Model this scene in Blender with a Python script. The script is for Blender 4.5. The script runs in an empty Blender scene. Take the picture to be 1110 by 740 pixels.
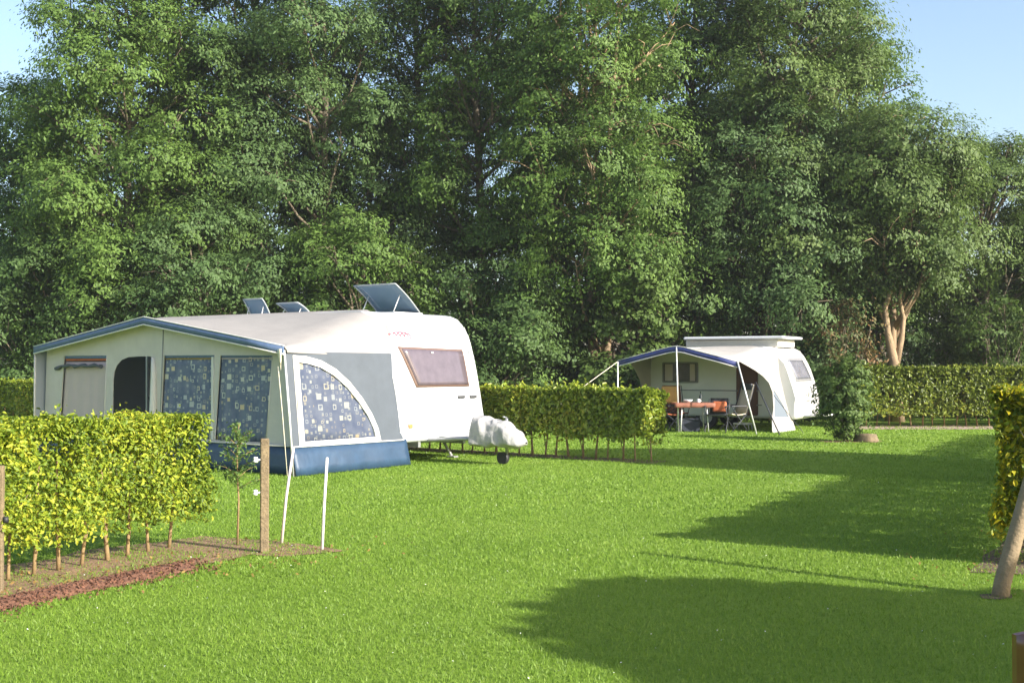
import bpy, bmesh, math, random
import numpy as np
from mathutils import Vector, Matrix
from mathutils.noise import noise as pnoise

# ------------------------------------------------------------------ camera, sky, sun
sc = bpy.context.scene
COL = sc.collection
cam_d = bpy.data.cameras.new("camera")
cam = bpy.data.objects.new("camera", cam_d); COL.objects.link(cam)
cam_d.sensor_width = 36.0
cam_d.lens = 1270.0 / 1110.0 * 36.0
cam_d.clip_start = 0.05
cam_d.clip_end = 3000
cam.location = (0, 0, 1.6)
cam.rotation_euler = (math.radians(90 + 1.218), 0, 0)
sc.camera = cam

SUN_H = Vector((0.84, -0.54, 0)).normalized()
EL = math.radians(25)
SUN = Vector((SUN_H.x * math.cos(EL), SUN_H.y * math.cos(EL), math.sin(EL)))
w = bpy.data.worlds.new("World"); sc.world = w; w.use_nodes = True
nt = w.node_tree
sky = nt.nodes.new('ShaderNodeTexSky'); sky.sky_type = 'NISHITA'
sky.sun_disc = False
sky.sun_elevation = EL
sky.sun_rotation = math.atan2(SUN.x, SUN.y)
sky.altitude = 0; sky.air_density = 1.0; sky.dust_density = 2.2; sky.ozone_density = 1.2
bg = nt.nodes['Background']; bg.inputs['Strength'].default_value = 0.14
nt.links.new(sky.outputs[0], bg.inputs[0])
sd = bpy.data.lights.new("sun", 'SUN'); sd.energy = 5.0; sd.angle = math.radians(0.5); sd.color = (1.0, 0.955, 0.89)
so = bpy.data.objects.new("sun", sd); COL.objects.link(so)
so.rotation_euler = SUN.to_track_quat('Z', 'Y').to_euler()
so.location = (20, -15, 30)
sc.view_settings.view_transform = 'Standard'
sc.view_settings.look = 'None'
sc.view_settings.exposure = 1.1
sc.view_settings.gamma = 1.0
sc.view_settings.use_curve_mapping = False

rng = np.random.default_rng(7)
random.seed(7)
PI = math.pi

# ------------------------------------------------------------------ materials
def mat(name, base, rough=0.6, metal=0.0, noise=0.0, nscale=8.0, bump=0.0, bscale=60.0, transl=0.0, coat=0.0, spec=0.5, dark=None):
    m = bpy.data.materials.new(name); m.use_nodes = True
    t = m.node_tree; p = t.nodes['Principled BSDF']
    p.inputs['Base Color'].default_value = (*base, 1)
    p.inputs['Roughness'].default_value = rough
    p.inputs['Metallic'].default_value = metal
    p.inputs['Specular IOR Level'].default_value = spec
    p.inputs['Coat Weight'].default_value = coat
    tc = t.nodes.new('ShaderNodeTexCoord')
    if noise > 0:
        n = t.nodes.new('ShaderNodeTexNoise'); n.inputs['Scale'].default_value = nscale; n.inputs['Detail'].default_value = 6
        n.inputs['Roughness'].default_value = 0.65
        t.links.new(tc.outputs['Object'], n.inputs['Vector'])
        r = t.nodes.new('ShaderNodeValToRGB')
        d = dark if dark else tuple(c * (1 - noise) for c in base)
        r.color_ramp.elements[0].position = 0.3; r.color_ramp.elements[0].color = (*d, 1)
        r.color_ramp.elements[1].position = 0.7; r.color_ramp.elements[1].color = (*[min(1, c * (1 + noise * .4)) for c in base], 1)
        t.links.new(n.outputs['Fac'], r.inputs[0]); t.links.new(r.outputs[0], p.inputs['Base Color'])
    if bump > 0:
        n2 = t.nodes.new('ShaderNodeTexNoise'); n2.inputs['Scale'].default_value = bscale; n2.inputs['Detail'].default_value = 4
        t.links.new(tc.outputs['Object'], n2.inputs['Vector'])
        b = t.nodes.new('ShaderNodeBump'); b.inputs['Strength'].default_value = bump; b.inputs['Distance'].default_value = 0.02
        t.links.new(n2.outputs['Fac'], b.inputs['Height']); t.links.new(b.outputs[0], p.inputs['Normal'])
    if transl > 0:
        tr = t.nodes.new('ShaderNodeBsdfTranslucent')
        src = p.inputs['Base Color'].links[0].from_socket if p.inputs['Base Color'].links else None
        if src: t.links.new(src, tr.inputs[0])
        else: tr.inputs[0].default_value = (*base, 1)
        mx = t.nodes.new('ShaderNodeMixShader'); mx.inputs[0].default_value = transl
        t.links.new(p.outputs[0], mx.inputs[1]); t.links.new(tr.outputs[0], mx.inputs[2])
        t.links.new(mx.outputs[0], t.nodes['Material Output'].inputs['Surface'])
    return m

def leafmat(name, cols, transl=0.35, tint=None, gloss=0.6, nscale=0.35, var=.65):
    """cols: list of (pos, colour) picked per leaf at random; a slow noise shifts the pick from branch to branch"""
    m = bpy.data.materials.new(name); m.use_nodes = True
    t = m.node_tree; p = t.nodes['Principled BSDF']
    g = t.nodes.new('ShaderNodeNewGeometry')
    tc = t.nodes.new('ShaderNodeTexCoord')
    n = t.nodes.new('ShaderNodeTexNoise'); n.inputs['Scale'].default_value = nscale; n.inputs['Detail'].default_value = 3
    t.links.new(tc.outputs['Object'], n.inputs['Vector'])
    a = t.nodes.new('ShaderNodeMath'); a.operation = 'MULTIPLY_ADD'; a.inputs[1].default_value = 1.5; a.inputs[2].default_value = -0.5
    t.links.new(n.outputs['Fac'], a.inputs[0])
    b = t.nodes.new('ShaderNodeMath'); b.operation = 'MULTIPLY_ADD'; b.inputs[1].default_value = var
    t.links.new(g.outputs['Random Per Island'], b.inputs[0])
    c = t.nodes.new('ShaderNodeMath'); c.operation = 'MULTIPLY'; c.inputs[1].default_value = 1.15 - var
    t.links.new(a.outputs[0], c.inputs[0]); t.links.new(c.outputs[0], b.inputs[2])
    r = t.nodes.new('ShaderNodeValToRGB'); el = r.color_ramp.elements
    while len(el) < len(cols): el.new(0.5)
    for e, (pos, cc) in zip(el, cols):
        e.position = pos; e.color = (*cc, 1)
    t.links.new(b.outputs[0], r.inputs[0])
    t.links.new(r.outputs[0], p.inputs['Base Color'])
    p.inputs['Roughness'].default_value = gloss
    p.inputs['Specular IOR Level'].default_value = 0.35
    tr = t.nodes.new('ShaderNodeBsdfTranslucent'); t.links.new(r.outputs[0], tr.inputs[0])
    mx = t.nodes.new('ShaderNodeMixShader'); mx.inputs[0].default_value = transl
    t.links.new(p.outputs[0], mx.inputs[1]); t.links.new(tr.outputs[0], mx.inputs[2])
    t.links.new(mx.outputs[0], t.nodes['Material Output'].inputs['Surface'])
    return m

M = {}
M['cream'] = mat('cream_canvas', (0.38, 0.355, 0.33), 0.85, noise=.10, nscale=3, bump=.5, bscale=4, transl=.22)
M['front_cream'] = mat('greige_canvas', (0.74, 0.69, 0.64), 0.85, noise=.10, nscale=3, bump=.5, bscale=4, transl=.3)
M['grey_canvas'] = mat('grey_canvas', (0.090, 0.105, 0.125), 0.8, noise=.12, nscale=3, bump=.5, bscale=4, transl=.1)
M['blue'] = mat('navy_vinyl', (0.028, 0.062, 0.115), 0.5, noise=.25, nscale=5, bump=.3, bscale=9)
M['trim_blue'] = mat('faded_blue_trim', (0.09, 0.14, 0.25), 0.6, noise=.2, nscale=12)
M['white_piping'] = mat('white_piping', (0.60, 0.58, 0.54), 0.6)
M['gelcoat'] = mat('white_caravan_panel', (0.66, 0.67, 0.69), 0.28, noise=.03, nscale=1.5, coat=.3)
M['gelcoat_cream'] = mat('cream_caravan_panel', (0.60, 0.595, 0.58), 0.35, noise=.05, nscale=2, coat=.2)
M['seam'] = mat('panel_seam', (0.22, 0.22, 0.23), 0.5)
M['winframe'] = mat('brown_window_frame', (0.17, 0.105, 0.08), 0.4)
M['steel'] = mat('galvanised_steel', (0.42, 0.42, 0.42), 0.45, metal=.6, noise=.2, nscale=20)
M['black'] = mat('black_rubber', (0.02, 0.02, 0.022), 0.6)
M['alu'] = mat('aluminium_pole', (0.62, 0.62, 0.60), 0.4, metal=.3)
M['tarp'] = mat('white_tarp', (0.37, 0.36, 0.345), 0.75, noise=.08, nscale=6, bump=.8, bscale=14)
M['red_script'] = mat('faded_red_lettering', (0.45, 0.09, 0.13), 0.5)
M['chrome'] = mat('dark_handle', (0.07, 0.07, 0.07), 0.4)
M['canvas2'] = mat('pale_beige_canvas', (0.45, 0.425, 0.395), 0.85, noise=.12, nscale=3, bump=.6, bscale=4, transl=.18)
M['canvas2_in'] = mat('grey_beige_canvas', (0.42, 0.41, 0.35), 0.85, noise=.1, nscale=3, transl=.15)
M['royal'] = mat('royal_blue_valance', (0.032, 0.045, 0.18), 0.6, noise=.2, nscale=8)
M['mesh_blue'] = mat('blue_grey_mesh', (0.16, 0.19, 0.225), 0.6, transl=.2)
M['orange'] = mat('orange_fabric', (0.42, 0.11, 0.035), 0.8, noise=.25, nscale=10)
M['yellow'] = mat('yellow_fabric', (0.34, 0.23, 0.06), 0.8, noise=.2, nscale=10)
M['beige_pad'] = mat('beige_chair_cloth', (0.55, 0.47, 0.36), 0.8, noise=.1, nscale=10)
M['charcoal'] = mat('charcoal_frame', (0.035, 0.037, 0.045), 0.5)
M['redcloth'] = mat('red_tablecloth', (0.26, 0.10, 0.06), 0.8, noise=.2, nscale=10)
M['china'] = mat('white_china', (0.75, 0.75, 0.74), 0.25)
M['darkglass'] = mat('dark_bottle_glass', (0.02, 0.03, 0.03), 0.1)
M['dark_int'] = mat('dark_cloth', (0.03, 0.035, 0.05), 0.9)
M['brown_cloth'] = mat('brown_curtain', (0.12, 0.06, 0.045), 0.9)
M['groundsheet'] = mat('grey_groundsheet', (0.12, 0.12, 0.13), 0.9)
M['blind'] = mat('mauve_window_blind', (0.50, 0.41, 0.40), 0.8, noise=.05, nscale=3, bump=.25, bscale=5)
M['cream_strap'] = mat('cream_strap', (0.68, 0.62, 0.47), 0.7)
M['wood'] = mat('weathered_wood', (0.21, 0.155, 0.085), 0.85, noise=.45, nscale=14, bump=.6, bscale=50)
M['stake'] = mat('round_stake_wood', (0.27, 0.20, 0.115), 0.85, noise=.3, nscale=9, bump=.5, bscale=40)
M['stickwhite'] = mat('white_fibre_rod', (0.78, 0.73, 0.70), 0.45)
M['stickpink'] = mat('pink_white_fibre_rod', (0.72, 0.60, 0.56), 0.45)
M['brownchair'] = mat('glossy_brown_resin', (0.13, 0.045, 0.022), 0.22, noise=.3, nscale=5, coat=.5)
M['soil'] = mat('bare_soil', (0.27, 0.165, 0.085), 0.95, noise=.45, nscale=9, bump=.9, bscale=45)
M['soil_dark'] = mat('dark_soil', (0.15, 0.10, 0.06), 0.95, noise=.45, nscale=9, bump=.9, bscale=45)  # darker brown version of the bare soil
M['pathclay'] = mat('pinkish_path_soil', (0.36, 0.26, 0.20), 0.95, noise=.3, nscale=5, bump=.6, bscale=30)
M['redbrick'] = mat('red_brick_crumb', (0.18, 0.080, 0.045), 0.95, noise=.6, nscale=30, bump=.8, bscale=60)
M['bark'] = mat('grey_brown_bark', (0.17, 0.135, 0.09), 0.9, noise=.45, nscale=7, bump=.7, bscale=25)
M['bark_light'] = mat('pale_tan_bark', (0.32, 0.225, 0.13), 0.9, noise=.35, nscale=6, bump=.6, bscale=20)
M['stembark'] = mat('tan_hedge_stem', (0.28, 0.19, 0.085), 0.85, noise=.35, nscale=25)

def glass_mat(name, base, rough=.12, alpha=.55):
    m = bpy.data.materials.new(name); m.use_nodes = True
    t = m.node_tree; p = t.nodes['Principled BSDF']
    p.inputs['Base Color'].default_value = (*base, 1); p.inputs['Roughness'].default_value = rough
    tr = t.nodes.new('ShaderNodeBsdfTransparent'); tr.inputs[0].default_value = (.6, .7, .8, 1)
    mx = t.nodes.new('ShaderNodeMixShader'); mx.inputs[0].default_value = alpha
    t.links.new(tr.outputs[0], mx.inputs[1]); t.links.new(p.outputs[0], mx.inputs[2])
    t.links.new(mx.outputs[0], t.nodes['Material Output'].inputs['Surface'])
    return m
M['hatchglass'] = glass_mat('blue_tinted_acrylic', (0.16, 0.24, 0.33), .08, .7)
M['nosepane'] = mat('mauve_lined_window', (0.125, 0.10, 0.115), 0.2, noise=.2, nscale=5, coat=.3)
M['greypane'] = mat('grey_window_pane', (0.17, 0.175, 0.21), 0.15, noise=.2, nscale=4, coat=.5)
M['darkpane'] = mat('dim_window_pane', (0.10, 0.09, 0.085), 0.15, noise=.3, nscale=4)

def curtain_mat(name, axis, k=1.0):
    """blue cotton print: scattered cream squares and outlined squares"""
    m = bpy.data.materials.new(name); m.use_nodes = True
    t = m.node_tree; p = t.nodes['Principled BSDF']; p.inputs['Roughness'].default_value = 0.75
    L = t.links.new
    tc = t.nodes.new('ShaderNodeTexCoord'); sp = t.nodes.new('ShaderNodeSeparateXYZ'); L(tc.outputs['Object'], sp.inputs[0])
    cb = t.nodes.new('ShaderNodeCombineXYZ'); L(sp.outputs[axis], cb.inputs[0]); L(sp.outputs[2], cb.inputs[1])
    def math_(op, a, b=None, c=None):
        n = t.nodes.new('ShaderNodeMath'); n.operation = op
        for i, x in enumerate((a, b, c)):
            if x is None: continue
            if isinstance(x, (int, float)): n.inputs[i].default_value = x
            else: L(x, n.inputs[i])
        return n.outputs[0]
    def layer(scale, fill_hi, size, ring_hi):
        v = t.nodes.new('ShaderNodeTexVoronoi'); v.voronoi_dimensions = '2D'; v.distance = 'CHEBYCHEV'
        v.inputs['Scale'].default_value = scale; v.inputs['Randomness'].default_value = 0.62
        L(cb.outputs[0], v.inputs['Vector'])
        s = t.nodes.new('ShaderNodeSeparateColor'); L(v.outputs['Color'], s.inputs[0])
        sz = math_('MULTIPLY_ADD', s.outputs[1], size * .7, size * .55)
        inside = math_('LESS_THAN', v.outputs['Distance'], sz)
        inner = math_('LESS_THAN', v.outputs['Distance'], math_('MULTIPLY', sz, .62))
        fill = math_('MULTIPLY', inside, math_('LESS_THAN', s.outputs[0], fill_hi))
        ring = math_('MULTIPLY', math_('SUBTRACT', inside, inner),
                     math_('MULTIPLY', math_('GREATER_THAN', s.outputs[0], fill_hi), math_('LESS_THAN', s.outputs[0], ring_hi)))
        return math_('MAXIMUM', fill, ring), s.outputs[2]
    a, ra = layer(6.6, .34, .25, .62)
    b, rb = layer(12.0, .30, .25, .55)
    both = math_('MAXIMUM', a, math_('MULTIPLY', b, .55))
    n = t.nodes.new('ShaderNodeTexNoise'); n.inputs['Scale'].default_value = 5; L(cb.outputs[0], n.inputs['Vector'])
    base = t.nodes.new('ShaderNodeValToRGB'); e = base.color_ramp.elements
    e[0].position = .35; e[0].color = (.13, .165, .27, 1); e[1].position = .65; e[1].color = (.20, .235, .33, 1)
    L(n.outputs['Fac'], base.inputs[0])
    sq = t.nodes.new('ShaderNodeValToRGB'); e = sq.color_ramp.elements; e.new(.6)
    e[0].position = 0; e[0].color = (.48, .52, .55, 1); e[1].position = .6; e[1].color = (.66, .66, .56, 1); e[2].position = .95; e[2].color = (.66, .55, .36, 1)
    L(ra, sq.inputs[0])
    mx = t.nodes.new('ShaderNodeMix'); mx.data_type = 'RGBA'
    L(both, mx.inputs[0]); L(base.outputs[0], mx.inputs[6]); L(sq.outputs[0], mx.inputs[7])
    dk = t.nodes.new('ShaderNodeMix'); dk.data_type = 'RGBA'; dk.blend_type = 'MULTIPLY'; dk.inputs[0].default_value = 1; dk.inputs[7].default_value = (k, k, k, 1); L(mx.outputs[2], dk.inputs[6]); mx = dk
    L(mx.outputs[2], p.inputs['Base Color'])
    tr = t.nodes.new('ShaderNodeBsdfTranslucent'); L(mx.outputs[2], tr.inputs[0])
    ms = t.nodes.new('ShaderNodeMixShader'); ms.inputs[0].default_value = .25
    L(p.outputs[0], ms.inputs[1]); L(tr.outputs[0], ms.inputs[2]); L(ms.outputs[0], t.nodes['Material Output'].inputs['Surface'])
    return m
M['print_front'] = curtain_mat('printed_curtain_front', 0)
M['print_side'] = curtain_mat('printed_curtain_side', 1, .52)  # same cloth as the front, colour darkened to offset the sun on it

G = lambda *c: c
M['leaf_ash'] = leafmat('ash_leaves', [(.0, (.062, .118, .022)), (.45, (.108, .185, .034)), (.75, (.16, .25, .048)), (1, (.25, .32, .08))], var=.42)
M['leaf_deep'] = leafmat('deep_green_leaves', [(.0, (.048, .092, .024)), (.5, (.082, .145, .034)), (1, (.15, .22, .055))], var=.42)
M['leaf_grey'] = leafmat('grey_green_leaves', [(.0, (.055, .102, .030)), (.5, (.094, .162, .046)), (.85, (.15, .222, .07)), (1, (.24, .30, .12))], var=.42)
M['leaf_fresh'] = leafmat('fresh_green_leaves', [(.0, (.065, .11, .024)), (.5, (.11, .175, .036)), (.85, (.17, .25, .05)), (1, (.26, .33, .07))], var=.42)
M['leaf_olive'] = leafmat('olive_leaves', [(.0, (.066, .112, .026)), (.5, (.112, .172, .038)), (1, (.19, .25, .065))], var=.42)
M['leaf_rust'] = leafmat('rusty_leaves', [(.0, (.07, .10, .03)), (.5, (.13, .11, .04)), (.75, (.24, .13, .05)), (1, (.30, .14, .06))])
M['hedge_yellow'] = leafmat('yellow_green_beech_leaves', [(.0, (.07, .12, .014)), (.30, (.17, .25, .02)), (.6, (.34, .40, .032)), (.85, (.50, .48, .045)), (1, (.46, .26, .05))], transl=.42, nscale=1.8, gloss=.5)
M['hedge_mid'] = leafmat('olive_beech_leaves', [(.0, (.11, .16, .018)), (.4, (.23, .31, .030)), (.75, (.34, .36, .04)), (1, (.48, .36, .05))], transl=.35, nscale=1.3, gloss=.3)
M['hedge_far'] = leafmat('dark_beech_leaves', [(.0, (.08, .115, .016)), (.5, (.16, .21, .024)), (.8, (.27, .30, .035)), (1, (.42, .32, .045))], transl=.35, nscale=1.0, gloss=.35)
M['hedge_gold'] = leafmat('golden_beech_leaves', [(.0, (.07, .12, .012)), (.35, (.20, .26, .015)), (.65, (.50, .44, .02)), (1, (.68, .45, .03))], transl=.42, nscale=2.2, gloss=.5)
M['sapling'] = leafmat('sapling_leaves', [(.0, (.07, .13, .03)), (1, (.18, .28, .06))])
M['grass_blade'] = leafmat('grass_blades', [(.0, (.118, .20, .020)), (.35, (.175, .29, .031)), (.7, (.232, .355, .045)), (1, (.36, .43, .10))], transl=.45, nscale=.8, gloss=.5)

def ground_mat():
    m = bpy.data.materials.new('mown_lawn'); m.use_nodes = True
    t = m.node_tree; p = t.nodes['Principled BSDF']; p.inputs['Roughness'].default_value = .9; p.inputs['Specular IOR Level'].default_value = .15
    L = t.links.new
    tc = t.nodes.new('ShaderNodeTexCoord')
    def nz(s, d=5):
        n = t.nodes.new('ShaderNodeTexNoise'); n.inputs['Scale'].default_value = s; n.inputs['Detail'].default_value = d; n.inputs['Roughness'].default_value = .7
        L(tc.outputs['Object'], n.inputs['Vector']); return n.outputs['Fac']
    a = t.nodes.new('ShaderNodeMath'); a.operation = 'MULTIPLY_ADD'; a.inputs[1].default_value = .6
    b = t.nodes.new('ShaderNodeMath'); b.operation = 'MULTIPLY'; b.inputs[1].default_value = .4
    L(nz(38, 3), a.inputs[0]); L(nz(.55), b.inputs[0]); L(b.outputs[0], a.inputs[2])
    r = t.nodes.new('ShaderNodeValToRGB'); e = r.color_ramp.elements; e.new(.5)
    e[0].position = .32; e[0].color = (.125, .205, .022, 1); e[1].position = .5; e[1].color = (.18, .29, .034, 1); e[2].position = .68; e[2].color = (.28, .37, .06, 1)
    L(a.outputs[0], r.inputs[0]); L(r.outputs[0], p.inputs['Base Color'])
    bp = t.nodes.new('ShaderNodeBump'); bp.inputs['Strength'].default_value = .9; bp.inputs['Distance'].default_value = .05
    L(nz(30, 6), bp.inputs['Height']); L(bp.outputs[0], p.inputs['Normal'])
    return m
M['lawn'] = ground_mat()

# ------------------------------------------------------------------ mesh helpers
def T(o, label=None, cat=None, group=None, kind=None):
    if label: o['label'] = label
    if cat: o['category'] = cat
    if group: o['group'] = group
    if kind: o['kind'] = kind
    return o

def empty(name, loc=(0, 0, 0), rz=0.0, **k):
    o = bpy.data.objects.new(name, None); COL.objects.link(o)
    o.location = loc; o.rotation_euler = (0, 0, rz); o.empty_display_size = .2
    return T(o, **k)

def fromnp(name, V, Q, m, parent=None, smooth=False):
    me = bpy.data.meshes.new(name)
    k = Q.shape[1]
    me.vertices.add(len(V)); me.vertices.foreach_set('co', np.ascontiguousarray(V, dtype=np.float32).ravel())
    me.loops.add(Q.size); me.loops.foreach_set('vertex_index', np.ascontiguousarray(Q, dtype=np.int32).ravel())
    me.polygons.add(len(Q))
    me.polygons.foreach_set('loop_start', np.arange(0, Q.size, k, dtype=np.int32))
    me.polygons.foreach_set('loop_total', np.full(len(Q), k, dtype=np.int32))
    me.update(calc_edges=True); me.materials.append(m)
    o = bpy.data.objects.new(name, me); COL.objects.link(o)
    if parent: o.parent = parent
    return o

class B:
    def __init__(s): s.bm = bmesh.new()
    def box(s, c, d, rot=None, bev=0.0):
        r = bmesh.ops.create_cube(s.bm, size=1.0)
        vs = r['verts']
        mt = Matrix.Translation(Vector(c)) @ (rot.to_4x4() if rot else Matrix.Identity(4)) @ Matrix.Diagonal((*d, 1))
        bmesh.ops.transform(s.bm, matrix=mt, verts=vs)
        if bev > 0:
            es = list({e for v in vs for e in v.link_edges})
            bmesh.ops.bevel(s.bm, geom=es, offset=bev, segments=2, profile=.5, affect='EDGES')
        return s
    def tube(s, pts, rad, n=8, cap=True):
        pts = [Vector(p) for p in pts]
        if isinstance(rad, (int, float)): rad = [rad] * len(pts)
        rings = []; prev = None
        for i, p in enumerate(pts):
            d = (pts[min(i + 1, len(pts) - 1)] - pts[max(i - 1, 0)]).normalized()
            if prev is None:
                a = Vector((0, 0, 1)) if abs(d.z) < .9 else Vector((1, 0, 0))
                x = d.cross(a).normalized()
            else: x = (prev - d * prev.dot(d)).normalized()
            prev = x; y = d.cross(x)
            rings.append([s.bm.verts.new(p + (x * math.cos(2 * PI * k / n) + y * math.sin(2 * PI * k / n)) * rad[i]) for k in range(n)])
        for a, b in zip(rings, rings[1:]):
            for k in range(n): s.bm.faces.new((a[k], a[(k + 1) % n], b[(k + 1) % n], b[k])).smooth = True
        if cap:
            s.bm.faces.new(rings[0][::-1]); s.bm.faces.new(rings[-1])
        return s
    def lathe(s, c, prof, n=16):
        rings = [[s.bm.verts.new((c[0] + r * math.cos(2 * PI * k / n), c[1] + r * math.sin(2 * PI * k / n), c[2] + z)) for k in range(n)] for r, z in prof]
        for a, b in zip(rings, rings[1:]):
            for k in range(n): s.bm.faces.new((a[k], a[(k + 1) % n], b[(k + 1) % n], b[k])).smooth = True
        s.bm.faces.new(rings[0][::-1]); s.bm.faces.new(rings[-1]); return s
    def panel(s, outer, fn, thick, holes=()):
        """flat panel with holes; fn(a,b,t) maps panel coords + thickness offset to a point"""
        import mathutils.geometry as mg
        loops = [[Vector((a, b, 0)) for a, b in outer]] + [[Vector((a, b, 0)) for a, b in h] for h in holes]
        flat = [v for l in loops for v in l]
        tris = mg.tessellate_polygon(loops)
        f = [s.bm.verts.new(fn(v.x, v.y, 0)) for v in flat]
        b = [s.bm.verts.new(fn(v.x, v.y, thick)) for v in flat]
        for t in tris:
            try:
                s.bm.faces.new([f[i] for i in t]); s.bm.faces.new([b[i] for i in reversed(t)])
            except ValueError: pass
        k = 0
        for l in loops:
            n = len(l)
            for i in range(n):
                j = (i + 1) % n
                s.bm.faces.new((f[k + i], f[k + j], b[k + j], b[k + i]))
            k += n
        return s
    def grid(s, P, thick=None, closed=False):
        """P[i][j] points -> smooth sheet; thick=vector or None"""
        V = [[s.bm.verts.new(p) for p in r] for r in P]
        for i in range(len(V) - 1):
            for j in range(len(V[0]) - 1):
                s.bm.faces.new((V[i][j], V[i + 1][j], V[i + 1][j + 1], V[i][j + 1])).smooth = True
        if thick:
            t = Vector(thick)
            W = [[s.bm.verts.new(Vector(p) + t) for p in r] for r in P]
            for i in range(len(V) - 1):
                for j in range(len(V[0]) - 1):
                    s.bm.faces.new((W[i][j], W[i][j + 1], W[i + 1][j + 1], W[i + 1][j])).smooth = True
            R = len(V) - 1; C = len(V[0]) - 1
            for i in range(R):
                s.bm.faces.new((V[i][0], V[i + 1][0], W[i + 1][0], W[i][0])); s.bm.faces.new((V[i][C], W[i][C], W[i + 1][C], V[i + 1][C]))
            for j in range(C):
                s.bm.faces.new((V[0][j], W[0][j], W[0][j + 1], V[0][j + 1])); s.bm.faces.new((V[R][j], V[R][j + 1], W[R][j + 1], W[R][j]))
        return s
    def obj(s, name, m, parent=None, **k):
        bmesh.ops.recalc_face_normals(s.bm, faces=s.bm.faces)
        me = bpy.data.meshes.new(name); s.bm.to_mesh(me); s.bm.free(); me.materials.append(m)
        o = bpy.data.objects.new(name, me); COL.objects.link(o)
        if parent: o.parent = parent
        return T(o, **k)

def unit(a): return a / np.maximum(np.linalg.norm(a, axis=-1, keepdims=True), 1e-9)
def leaves(name, C, N, L, W, m, parent=None, hang=0.35, shaped=False, tdir=None):
    n = len(C)
    N = unit(N)
    t = rng.normal(size=(n, 3)); t[:, 2] -= hang
    if tdir is not None: t += tdir
    t -= N * np.sum(t * N, axis=1, keepdims=True); t = unit(t)
    s = np.cross(N, t)
    L = np.broadcast_to(L, (n,))[:, None]; W = np.broadcast_to(W, (n,))[:, None]
    if not shaped:
        V = np.stack([C - t * L / 2, C + s * W / 2 + N * W * .12, C + t * L / 2 - N * L * .08, C - s * W / 2 + N * W * .12], 1).reshape(-1, 3)
        Q = np.arange(4 * n).reshape(n, 4)
    else:
        f = N * W * .18
        V = np.stack([C - t * L / 2, C - t * L * .2 + s * W * .45 + f, C + t * L * .2 + s * W * .42 + f, C + t * L / 2 - N * L * .12,
                      C + t * L * .2 - s * W * .42 + f, C - t * L * .2 - s * W * .45 + f], 1).reshape(-1, 3)
        b = (np.arange(n) * 6)[:, None]
        Q = np.concatenate([b + np.array([0, 1, 2, 3]), b + np.array([0, 3, 4, 5])], 1).reshape(-1, 4)
    return fromnp(name, V, Q, m, parent)

def vnoise(P, s, seed=0.0):
    """cheap smooth pseudo noise on an array of points, about -1..1"""
    x, y, z = (P * s).T
    return (np.sin(x * 1.7 + seed + 1.3 * np.sin(y * 1.1 + seed)) + np.sin(y * 1.9 + seed * 2 + 1.1 * np.sin(z * 1.3)) + np.sin(z * 1.6 - seed + 1.2 * np.sin(x * 1.2 + y))) / 3

# ------------------------------------------------------------------ the lawn and bare earth
def sheet(name, poly, z, m, rough=.12, sub=.3, kind='structure', label=None):
    pts = []
    n = len(poly)
    for i in range(n):
        a = Vector((*poly[i], 0)); b = Vector((*poly[(i + 1) % n], 0)); k = max(1, int((b - a).length / sub))
        for j in range(k):
            p = a.lerp(b, j / k)
            pts.append((p.x + rough * pnoise(Vector((p.x * 2.3, p.y * 2.3, 1))) * 1.6, p.y + rough * pnoise(Vector((p.x * 2.3, p.y * 2.3, 7))) * 1.6))
    b = B(); f = b.bm.faces.new([b.bm.verts.new((x, y, z)) for x, y in pts])
    bmesh.ops.triangulate(b.bm, faces=[f])
    o = b.obj(name, m); T(o, kind=kind)
    return pts

g = B(); R = 1500
xs = [-R, -200, -60, -20, 0, 20, 60, 200, R]; ys = [-R, -200, -40, 0, 20, 40, 60, 200, R]
g.grid([[(x, y, 0) for y in ys] for x in xs]); g.obj('ground', M['lawn'], kind='structure')

HD1 = Vector((.415, .91, 0)).normalized()        # near hedges run this way
bare = []
bare.append(sheet('soil_strip', [(-4.75, 7.35), (-3.75, 7.2), (-3.3, 8.2), (-2.75, 9.15), (-2.2, 9.95), (-1.6, 10.1), (-1.62, 10.4), (-2.3, 10.75), (-2.95, 11.1), (-3.5, 10.4), (-4.3, 8.9)], .006, M['soil'], .16))
FU = Vector((-math.cos(math.radians(36)), math.sin(math.radians(36)), 0)); DV = Vector((math.sin(math.radians(36)), math.cos(math.radians(36)), 0))
a = Vector((2.45, 19.55, 0))
q = [a - DV * .28, a + DV * .35, a + FU * 24 + DV * .35, a + FU * 24 - DV * .28]
bare.append(sheet('soil_strip', [(v.x, v.y) for v in q], .006, M['soil_dark'], .07))
bare.append(sheet('path', [(8.8, 29.9), (14.2, 29.7), (14.2, 31.9), (8.4, 31.9)], .006, M['pathclay'], .1))
HR0 = Vector((4.28, 9.3, 0)); HRD = Vector((.49, .87, 0)).normalized(); HRN = Vector((HRD.y, -HRD.x, 0))
q = [HR0 - HRD * .5 - HRN * .52, HR0 + HRD * 19 - HRN * .5, HR0 + HRD * 19 + HRN * .7, HR0 - HRD * .5 + HRN * .9]
bare.append(sheet('soil_strip', [(v.x, v.y) for v in q], .006, M['soil_dark'], .1))
(sheet('soil_strip', [(3.28, 8.12), (3.36, 8.08), (3.48, 8.12), (3.5, 8.24), (3.4, 8.28), (3.3, 8.24)], .006, M['soil_dark'], .07, .15))
bare.append(sheet('soil_strip', [(6.7, 24.8), (7.6, 24.7), (8.0, 25.1), (7.3, 25.5), (6.6, 25.3)], .006, M['soil'], .12, .2))

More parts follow.
